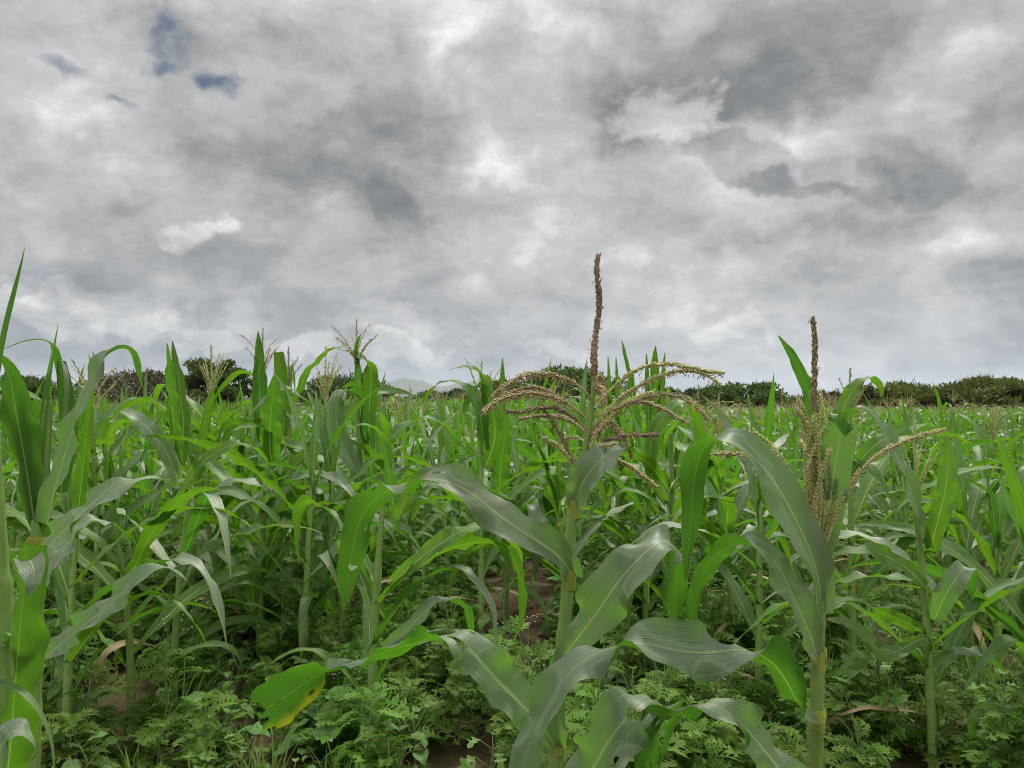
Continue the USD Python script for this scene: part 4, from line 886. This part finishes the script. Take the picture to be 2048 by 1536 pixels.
for px, d, H, az, tas, seed, label in MID:
    c = at(px, HORIZON, d)
    drop, drawn = SEEN.get(seed, (0, []))
    parts = grown_plant(seed, H, leaves=11, L=.54, W=.050, tassel=tas, ns=26, nu=9, az0=az, drop=drop)
    z0, size = float(ground_z(c[0], c[1])), 1.0
    if seed in TOPS and not (drop and tas is None):
        high = max([m[0][:, 2].max() for _, m, _, _ in parts] + [k[1][0][:, 2].max() for p in parts for k in p[3]])
        size = (CAM_H + (HORIZON - TOPS[seed]) / F_PX * d - z0) / high
    t = thing('maize_plant', label, 'maize plant', (c[0], c[1], z0), 0.0, size)
    build_plant(parts, t)
    ORIGIN, SIZE = np.array([c[0], c[1], z0]), size
    for k, (ctrl, mat) in enumerate(drawn):
        obj('leaf', seen_blade([(q[0], q[1], d + q[2], q[3], q[4]) for q in ctrl], n=44, nu=11, ruffle=.007, waves=3.4, cup0=.7, cup1=.2, seed=seed * 10 + k), mat, t)
    ORIGIN, SIZE = np.zeros(3), 1.0

# ---------------------------------------------------------------- the field: copies of fourteen grown plants
KINDS = [('leafy', grown_plant(300 + k, H=[.62, .70, .55, .75, .66, .58, .72, .50][k], leaves=10, L=.52, W=.048, ns=17, nu=6)) for k in range(8)] + \
        [('tasselled', grown_plant(320 + k, H=[.72, .78, .66, .74, .70, .76][k], leaves=10, L=.50, W=.046, tassel=dict([TT, YT, PT, BT, TT, PT][k], fine=.55), ns=17, nu=6)) for k in range(6)]
rng = np.random.default_rng(2024)
spots, cells = [], {}
def roomy(x, y, gap):
    k = (int(x // .6), int(y // .6))
    for a in (-1, 0, 1):
        for b in (-1, 0, 1):
            for q in cells.get((k[0] + a, k[1] + b), ()):
                if (q[0] - x) ** 2 + (q[1] - y) ** 2 < gap * gap:
                    return False
    cells.setdefault(k, []).append((x, y))
    return True
for m in MID:
    c = at(m[0], HORIZON, m[1]); roomy(c[0], c[1], 0.0)
for _ in range(90000):
    y = math.sqrt(rng.uniform(2.9 ** 2, 29 ** 2)); x = rng.uniform(-.72, .72) * y
    px = 1024 + x / y * F_PX
    thin = 1.0
    if 1480 < px < 1960 and y < 6.0: thin = .35            # the weedy gap on the right
    if 940 < px < 1090 and y < 5.5: thin = .25             # the strip of bare soil
    if y < 4.0: thin *= .55
    if rng.random() < thin and roomy(x, y, .30 if y < 9 else .38):
        spots.append((x, y))
spots.sort(key=lambda s: s[1])
SIDE = lambda x, y: 'left' if x / y < -.22 else 'right' if x / y > .22 else 'middle'
WHERE = {'left': 'on the left of the field', 'middle': 'in the middle of the field', 'right': 'on the right of the field'}
first, far = {}, []
MARKS = [(-60, 'left picture edge'), (60, 'left pointed whorl'), (190, 'left arching grey leaf'), (300, 'sparse brown tree'), (425, 'domed dark bush'), (560, 'open brown tassel'), (690, 'flat-topped tree'),
         (800, 'far hills'), (900, 'skyline gap'), (990, 'half-wrapped tassel'), (1105, 'broad umbrella tree'), (1190, 'tall brown spike'), (1300, 'dark spear leaves'), (1390, 'drooping branch tips'),
         (1480, 'rounded bush'), (1570, 'dip by the pale tassel'), (1640, 'pale tassel'), (1740, 'low scrub'), (1850, 'right-hand yellow tassel'), (1960, 'right olive tree'), (2080, 'right picture edge')]
planned = []
for k, (x, y) in enumerate(spots):
    side = SIDE(x, y)
    short = np.interp(y, [3, 8, 15, 29], {'left': [1.0, .95, .84, .74], 'middle': [1.0, .92, .78, .66], 'right': [.92, .78, .60, .50]}[side])
    tas = rng.random() < np.interp(y, [3, 8, 14, 29], [.08, .16, .40, .60] if side != 'right' else [.08, .25, .75, .92])
    kind = 8 + int(rng.integers(6)) if tas else int(rng.integers(8))
    s, rz, tl = short * rng.uniform(.86, 1.14) * (np.interp(y, [5, 10], [1.0, 1.32]) if tas and side != 'left' else 1.0), rng.uniform(0, 360), (rng.normal(0, 3), rng.normal(0, 3))
    if k >= 260:
        far.append((kind, x, y, s, rz)); continue
    px = 1024 + x / y * F_PX
    mark = min(MARKS, key=lambda m: abs(m[0] - px))[1]
    depth = 'nearer' if y < 4.6 else 'mid-distance' if y < 6.6 else 'farther'
    size = 'short ' if s < .80 else 'tall ' if s > .95 else ''
    label = f'{depth} {size}{"leafy" if kind < 8 else "tasselled"} maize plant in line with the {mark}'
    group = f'{depth} {"leafy" if kind < 8 else "tasselled"} maize in line with the {mark}'
    planned.append((kind, x, y, s, rz, tl, label, group))
twins, seen_label = {}, {}
for q in planned:
    twins[q[6]] = twins.get(q[6], 0) + 1
for kind, x, y, s, rz, tl, label, group in planned:
    z = float(ground_z(x, y))
    seen_label[label] = seen_label.get(label, 0) + 1
    if twins[label] > 1:
        label = f'{ORDER[seen_label[label] - 1]} {label}'
    if kind not in first:
        first[kind] = thing('maize_plant', label, 'maize plant', (x, y, z), rz, s, group, tl)
        build_plant(KINDS[kind][1], first[kind])
    else:
        copy(first[kind], label, (x, y, z), rz, s, group, tl)

def scatter(name, protos, items, label, category, tilt=0.0, seed=0):
    """Things past counting: items are (kind, x, y, z, size, turn). protos: [[(mesh, material), ...], ...]"""
    pi = UsdGeom.PointInstancer.Define(stage, '/World/' + name)
    r = np.random.default_rng(seed)
    for k, meshes in enumerate(protos):
        x = UsdGeom.Xform.Define(stage, f'/World/{name}/kind_{k:03d}')
        for j, (mesh, mat) in enumerate(meshes):
            usdkit.mesh(stage, f'/World/{name}/kind_{k:03d}/part_{j:03d}', (mesh[0], mesh[1]), M[mat], smooth=len(mesh) == 3, uv=mesh[2] if len(mesh) == 3 else None)
        pi.GetPrototypesRel().AddTarget(x.GetPath())
    n = len(items)
    pi.CreateProtoIndicesAttr(Vt.IntArray([int(i[0]) for i in items]))
    pi.CreatePositionsAttr(Vt.Vec3fArray([Gf.Vec3f(float(i[1]), float(i[2]), float(i[3])) for i in items]))
    pi.CreateScalesAttr(Vt.Vec3fArray([Gf.Vec3f(float(i[4])) for i in items]))
    rots = []
    for i in items:
        q = Gf.Rotation(Gf.Vec3d(0, 0, 1), float(i[5])) * Gf.Rotation(Gf.Vec3d(float(r.normal()), float(r.normal()), 0.001), float(r.normal(0, tilt)))
        qq = q.GetQuat()
        rots.append(Gf.Quath(float(qq.GetReal()), *map(float, qq.GetImaginary())))
    pi.CreateOrientationsAttr(Vt.QuathArray(rots))
    tag(pi.GetPrim(), label, category, kind='stuff')
    return pi
LOW = [grown_plant(400 + k, H=[.62, .70, .55, .75, .66, .58][k], leaves=10, L=.52, W=.052, ns=9, nu=4) for k in range(6)] + [grown_plant(420 + k, H=[.72, .78, .70, .74][k], leaves=8, L=.50, W=.050, tassel=dict([TT, PT, YT, TT][k], fine=.3), ns=9, nu=4) for k in range(4)]
low = []
for p in LOW:
    b, t = flat_plant(p)
    low.append([(b, 'blade_field')] + ([(t, 'tassel_tan')] if t is not None else []))
scatter('distant_maize', low, [((k % 6) if k < 8 else 6 + k % 4, x, y, 0.0, s, rz) for k, x, y, s, rz in far], 'maize crop stretching away to the thorn trees, plants too many to count', 'maize', 3.0, 3)

# ---------------------------------------------------------------- weeds between the rows
def leaf_card(points):
    """A flat lobed leaf from its right-hand outline; lies along +x, slightly folded at the midrib."""
    pts = np.array(points, float)
    n = len(pts)
    mid = np.stack([pts[:, 0], np.zeros(n), np.zeros(n)], 1)
    a = np.stack([pts[:, 0], pts[:, 1], .25 * pts[:, 1]], 1); b = a * [1, -1, 1]
    v = np.vstack([mid, a, b]); f = []
    for i in range(n - 1):
        f += [[i, i + 1, n + i + 1], [i, n + i + 1, n + i], [i, 2 * n + i + 1, i + 1], [i, 2 * n + i, 2 * n + i + 1]]
    return v, np.array(f)[:, ::-1]
def feather_leaf(rng, L=.10):
    """A twice-cut leaf: pairs of toothed lobes along a rib."""
    vs, fs, n = [], [], 0
    def strip(p, q, w):
        nonlocal n
        d = norm(q - p); s = np.array([-d[1], d[0], 0]) * w
        m = p * .45 + q * .55
        vs.extend([p - s * .35, p + s * .35, m + s, q, m - s]); fs.extend([[n, n + 1, n + 2], [n, n + 2, n + 4], [n + 4, n + 2, n + 3]]); n += 5
    strip(np.zeros(3), np.array([L, 0, 0]), L * .03)
    for t in np.linspace(.22, .92, 6):
        for sg in (-1, 1):
            ll = L * (.42 * math.sin(math.pi * (.25 + .62 * t)) + .05) * rng.uniform(.8, 1.15)
            b = np.array([L * t, 0, 0]); an = sg * rng.uniform(.7, 1.0)
            e = b + ll * np.array([math.cos(an), math.sin(an), .12])
            strip(b, e, ll * .10)
            for u, s2 in ((.45, -1), (.5, 1), (.75, 1)):
                c = b + (e - b) * u; a2 = an + s2 * .75
                strip(c, c + ll * .45 * np.array([math.cos(a2), math.sin(a2), .05]), ll * .085)
    v = np.array(vs); v[:, 2] += -.9 * (v[:, 0] - .4 * L) ** 2 / L + .25 * np.abs(v[:, 1])
    return v, np.array(fs)
def turned(mesh, az, pitch, loc, roll=0.0):
    v = mesh[0]
    cr, sr, cp, sp, ca, sa = math.cos(roll), math.sin(roll), math.cos(pitch), math.sin(pitch), math.cos(az), math.sin(az)
    v = np.stack([v[:, 0], v[:, 1] * cr - v[:, 2] * sr, v[:, 1] * sr + v[:, 2] * cr], 1)
    v = np.stack([v[:, 0] * cp - v[:, 2] * sp, v[:, 1], v[:, 0] * sp + v[:, 2] * cp], 1)
    return np.stack([v[:, 0] * ca - v[:, 1] * sa, v[:, 0] * sa + v[:, 1] * ca, v[:, 2]], 1) + loc, mesh[1]
def cat(ms):
    v, f, n = [], [], 0
    for m in ms:
        v.append(m[0]); f.append(np.asarray(m[1]) + n); n += len(m[0])
    return np.vstack(v), np.vstack(f)
def fern_weed(seed, H=.22, leaves=15, flowers=0):
    rng = np.random.default_rng(seed)
    lv, st, fl = [], [tube([(0, 0, -.03), (.004, .003, H * .5), (.012, -.004, H)], [.003, .0024, .0012], 5)[:2]], []
    for k in range(leaves):
        t = (k + .5) / leaves; az = k * 2.4 + rng.normal(0, .3)
        z = H * t ** .9
        lv.append(turned(feather_leaf(rng, rng.uniform(.045, .105) * (1.15 - .5 * t)), az, rng.uniform(.05, .75), (0.012 * t, 0, z), rng.normal(0, .35)))
    for k in range(flowers):
        az = rng.uniform(0, 6.28); e = np.array([math.cos(az) * rng.uniform(.02, .07), math.sin(az) * rng.uniform(.02, .07), H + rng.uniform(.02, .12)])
        st.append(tube([(0.01, 0, H * .8), e * [.5, .5, .9], e], [.0012, .0009, .0006], 4)[:2])
        for _ in range(4):
            c = e + rng.normal(0, .010, 3)
            o = np.array([[1, 0, 0], [-1, 0, 0], [0, 1, 0], [0, -1, 0], [0, 0, .8], [0, 0, -.8]]) * .0021 + c
            fl.append((o, np.array([[0, 2, 4], [2, 1, 4], [1, 3, 4], [3, 0, 4], [2, 0, 5], [1, 2, 5], [3, 1, 5], [0, 3, 5]])))
    return cat(lv), cat(st), (cat(fl) if fl else None)
BROAD = [(0, .004), (.10, .22), (.18, .30), (.26, .27), (.38, .36), (.46, .40), (.53, .30), (.66, .30), (.74, .27), (.84, .14), (.93, .09), (1.0, .0)]
ROUND = [(0, .004), (.06, .22), (.16, .36), (.32, .45), (.50, .44), (.66, .38), (.80, .27), (.92, .12), (1.0, 0)]
LOBED = [(0, .01), (.10, .06), (.18, .30), (.26, .34), (.30, .16), (.42, .18), (.52, .42), (.60, .40), (.62, .18), (.74, .20), (.82, .22), (.90, .10), (1.0, 0)]
def broad_leaves(seed, outline, H, count, size):
    """[leaf meshes], stem mesh of a broad-leaved weed."""
    rng = np.random.default_rng(seed)
    lv, st = [], [tube([(0, 0, -.03), (.005, .002, H * .5), (.01, -.005, H)], [.0042, .0034, .002], 6)[:2]]
    for k in range(count):
        t = (k + 1) / count; az = k * 2.4 + rng.normal(0, .3)
        L = size * rng.uniform(.7, 1.2) * (1.2 - .55 * t)
        z = H * t; pr = rng.uniform(.015, .05)
        b = np.array([math.cos(az) * pr, math.sin(az) * pr, z + pr * .7])
        st.append(tube([(.01 * t, 0, z - .01), b], [.0014, .001], 4)[:2])
        sc = np.array(outline) * [L, L * rng.uniform(.85, 1.1)]
        v, f = leaf_card(sc)
        v = v.copy(); v[:, 2] += -1.2 * (v[:, 0]) ** 2 / L * rng.uniform(.1, .5) + .04 * L * np.sin(v[:, 0] / L * 14 + rng.uniform(0, 6))
        lv.append(turned((v, f), az, rng.uniform(-.25, .45), b, rng.normal(0, .25)))
    return lv, cat(st)
def grass_tuft(seed, blades=26, H=.16):
    rng = np.random.default_rng(seed); ms = []
    for _ in range(blades):
        az, le, L = rng.uniform(0, 6.283), rng.uniform(.05, .6), H * rng.uniform(.5, 1.3)
        s = np.linspace(0, 1, 5); lean = le + rng.uniform(.2, 1.3) * s ** 1.5
        d = np.stack([np.sin(lean) * math.cos(az), np.sin(lean) * math.sin(az), np.cos(lean)], 1)
        p = np.array([rng.normal(0, .018), rng.normal(0, .018), -.01]) + np.vstack([np.zeros(3), np.cumsum(d[:-1], 0)]) * L / 4
        w = np.array([.0022, .0026, .0022, .0014, .0002])[:, None] * np.array([math.sin(az), -math.cos(az), 0])
        v = np.stack([p - w, p + w], 1).reshape(-1, 3)
        ms.append((v, grid_faces(5, 2)))
    return cat(ms)
def litter(seed):
    rng = np.random.default_rng(seed); ms = []
    for _ in range(9):
        a = rng.uniform(0, 6.283); L = rng.uniform(.04, .16)
        p = np.array([rng.normal(0, .08), rng.normal(0, .08), rng.uniform(.004, .03)]); q = p + L * np.array([math.cos(a), math.sin(a), rng.normal(0, .25)])
        ms.append(tube([p, (p + q) / 2 + rng.normal(0, .006, 3), q], [.0016, .0018, .001], 4)[:2])
    return cat(ms)

# weeds one can pick out
rw = np.random.default_rng(8)
BIG = [(640, 2.10, .14, 9, .105, BROAD, 'broad_weed', 'pale bluish-green broad-leaved weed clump at the bottom edge left of centre'), (690, 2.2, .12, 8, .10, ROUND, 'broad_weed', 'round-leaved pale weed right of the pale clump at the bottom edge'),
       (455, 2.15, .12, 8, .08, BROAD, 'broad_weed', 'bluish-green broad weed below the torn yellow leaf tip'), (360, 2.35, .13, 7, .07, ROUND, 'broad_weed', 'small broad-leaved weed on the bare soil at the lower left'),
       (150, 2.30, .18, 8, .085, BROAD, 'broad_weed', 'dim broad-leaved weed in the shade at the lower left'), (985, 2.9, .15, 9, .07, ROUND, 'broad_weed', 'dark round-leaved weed beside the bare soil strip'),
       (1350, 2.35, .14, 9, .075, BROAD, 'broad_weed', 'broad-leaved weed under the long crossing blade'), (1755, 2.25, .36, 7, .11, LOBED, 'bright_weed', 'tall single-stemmed weed with lobed yellowish leaves in the lower right'),
       (1690, 2.15, .12, 8, .07, LOBED, 'bright_weed', 'low lobed weed at the foot of the tall lobed one'), (2010, 2.1, .20, 8, .09, LOBED, 'bright_weed', 'lobed green weed at the lower right corner'), (1260, 2.2, .14, 8, .07, BROAD, 'broad_weed', 'leafy weed at the bottom edge between the two foreground stalks'),
       (560, 2.5, .13, 8, .065, ROUND, 'broad_weed', 'round-leaved weed behind the torn yellow leaf tip'), (255, 2.2, .12, 8, .07, BROAD, 'broad_weed', 'broad weed at the bottom edge left of the bare soil')]
for px, d, H, n, size, outline, mat, label in BIG:
    c = at(px, HORIZON, d)
    t = thing('broad_leaved_weed', label, 'weed', (c[0], c[1], float(ground_z(c[0], c[1]))), rw.uniform(0, 360))
    lv, st = broad_leaves(int(px), outline, H, n, size)
    obj('stem', st, 'weed_stem', t)
    for m in lv:
        obj('leaf', m, mat, t)
near_fern = {}
LOW_MARKS = [(40, 'by the left corner'), (180, 'left of the bare soil'), (300, 'on the bare soil'), (420, 'right of the bare soil'), (560, 'under the torn yellow leaf tip'), (680, 'by the pale weed clump'), (820, 'right of the pale weed clump'),
             (960, 'under the twisted grey blade'), (1060, 'left of the brown-spiked stalk'), (1180, 'right of the brown-spiked stalk'), (1320, 'midway between the foreground stalks'), (1480, 'behind the low ragged blades'), (1600, 'left of the pale-tasselled stalk'),
             (1700, 'right of the pale-tasselled stalk'), (1800, 'by the tall lobed weed'), (1900, 'right of the tall lobed weed'), (2010, 'by the right corner')]
FERN = [fern_weed(500 + k, [.15, .20, .11, .22][k], [18, 22, 15, 22][k], [0, 0, 0, 3][k]) for k in range(4)]
cover = []
for _ in range(15000):
    y = math.sqrt(rw.uniform(1.75 ** 2, 13 ** 2)); x = rw.uniform(-.73, .73) * y
    dens = meshkit.fbm(np.array([x * 1.1, y * 1.1, 3.0]), 3, 21)
    px = 1024 + x / y * F_PX
    bare = (940 < px < 1120 and 2.6 < y < 4.2) or (180 < px < 330 and y < 2.9) 
    if dens < (.55 if bare else .12 if px > 1450 else .24):
        continue
    r = rw.random()
    grassy = 1640 < px < 2100 and 2.3 < y < 8
    kind = int(rw.integers(4)) if r < (.15 if grassy else .46) else 4 + int(rw.integers(3)) if r < (.24 if grassy else .68) else 7 + int(rw.integers(3))
    cover.append((kind, x, y, float(ground_z(x, y)), rw.uniform(.65, 1.25), rw.uniform(0, 360)))
cover.sort(key=lambda c: c[2])
near, rest = [c for c in cover if c[0] < 4 and c[2] > 2.0][:40], None
nearset = set(map(id, near))
rest = [c for c in cover if id(c) not in nearset]
planned, twins, seen_label = [], {}, {}
for k, x, y, z, s, rz in near:
    mark = min(LOW_MARKS, key=lambda m: abs(m[0] - 1024 - x / y * F_PX))[1]
    fl = 'white-flowered ' if k == 3 else ''
    label = f'{fl}feathery green weed at the bottom edge {mark}'
    group = f'feathery weeds {mark}'
    planned.append((k, x, y, z, s, rz, label, group))
for q in planned:
    twins[q[6]] = twins.get(q[6], 0) + 1
for k, x, y, z, s, rz, label, group in planned:
    seen_label[label] = seen_label.get(label, 0) + 1
    if twins[label] > 1:
        label = f'{ORDER[seen_label[label] - 1]} {label}'
    if k not in near_fern:
        t = near_fern[k] = thing('feathery_weed', label, 'weed', (x, y, z), rz, s, group)
        lv, st, fw = FERN[k]
        obj('foliage', lv, 'fern_weed', t); obj('stem', st, 'weed_stem', t)
        if fw is not None:
            obj('flower_heads', fw, 'flower', t)
    else:
        copy(near_fern[k], label, (x, y, z), rz, s, group)
protos = [[(lv, 'fern_weed'), (st, 'weed_stem')] for lv, st, fw in FERN]
for k in range(3):
    lv, st = broad_leaves(600 + k, [BROAD, ROUND, LOBED][k], .11, 8, .055)
    protos.append([(cat(lv), ['broad_weed', 'broad_weed', 'bright_weed'][k]), (st, 'weed_stem')])
protos += [[(grass_tuft(700), 'grass')], [(grass_tuft(701, 44, .10), 'grass')], [(litter(702), 'dry')]]
scatter('ground_cover', protos, rest, 'low weeds, grass and dry litter covering the soil between the maize', 'ground cover', 8.0, 5)
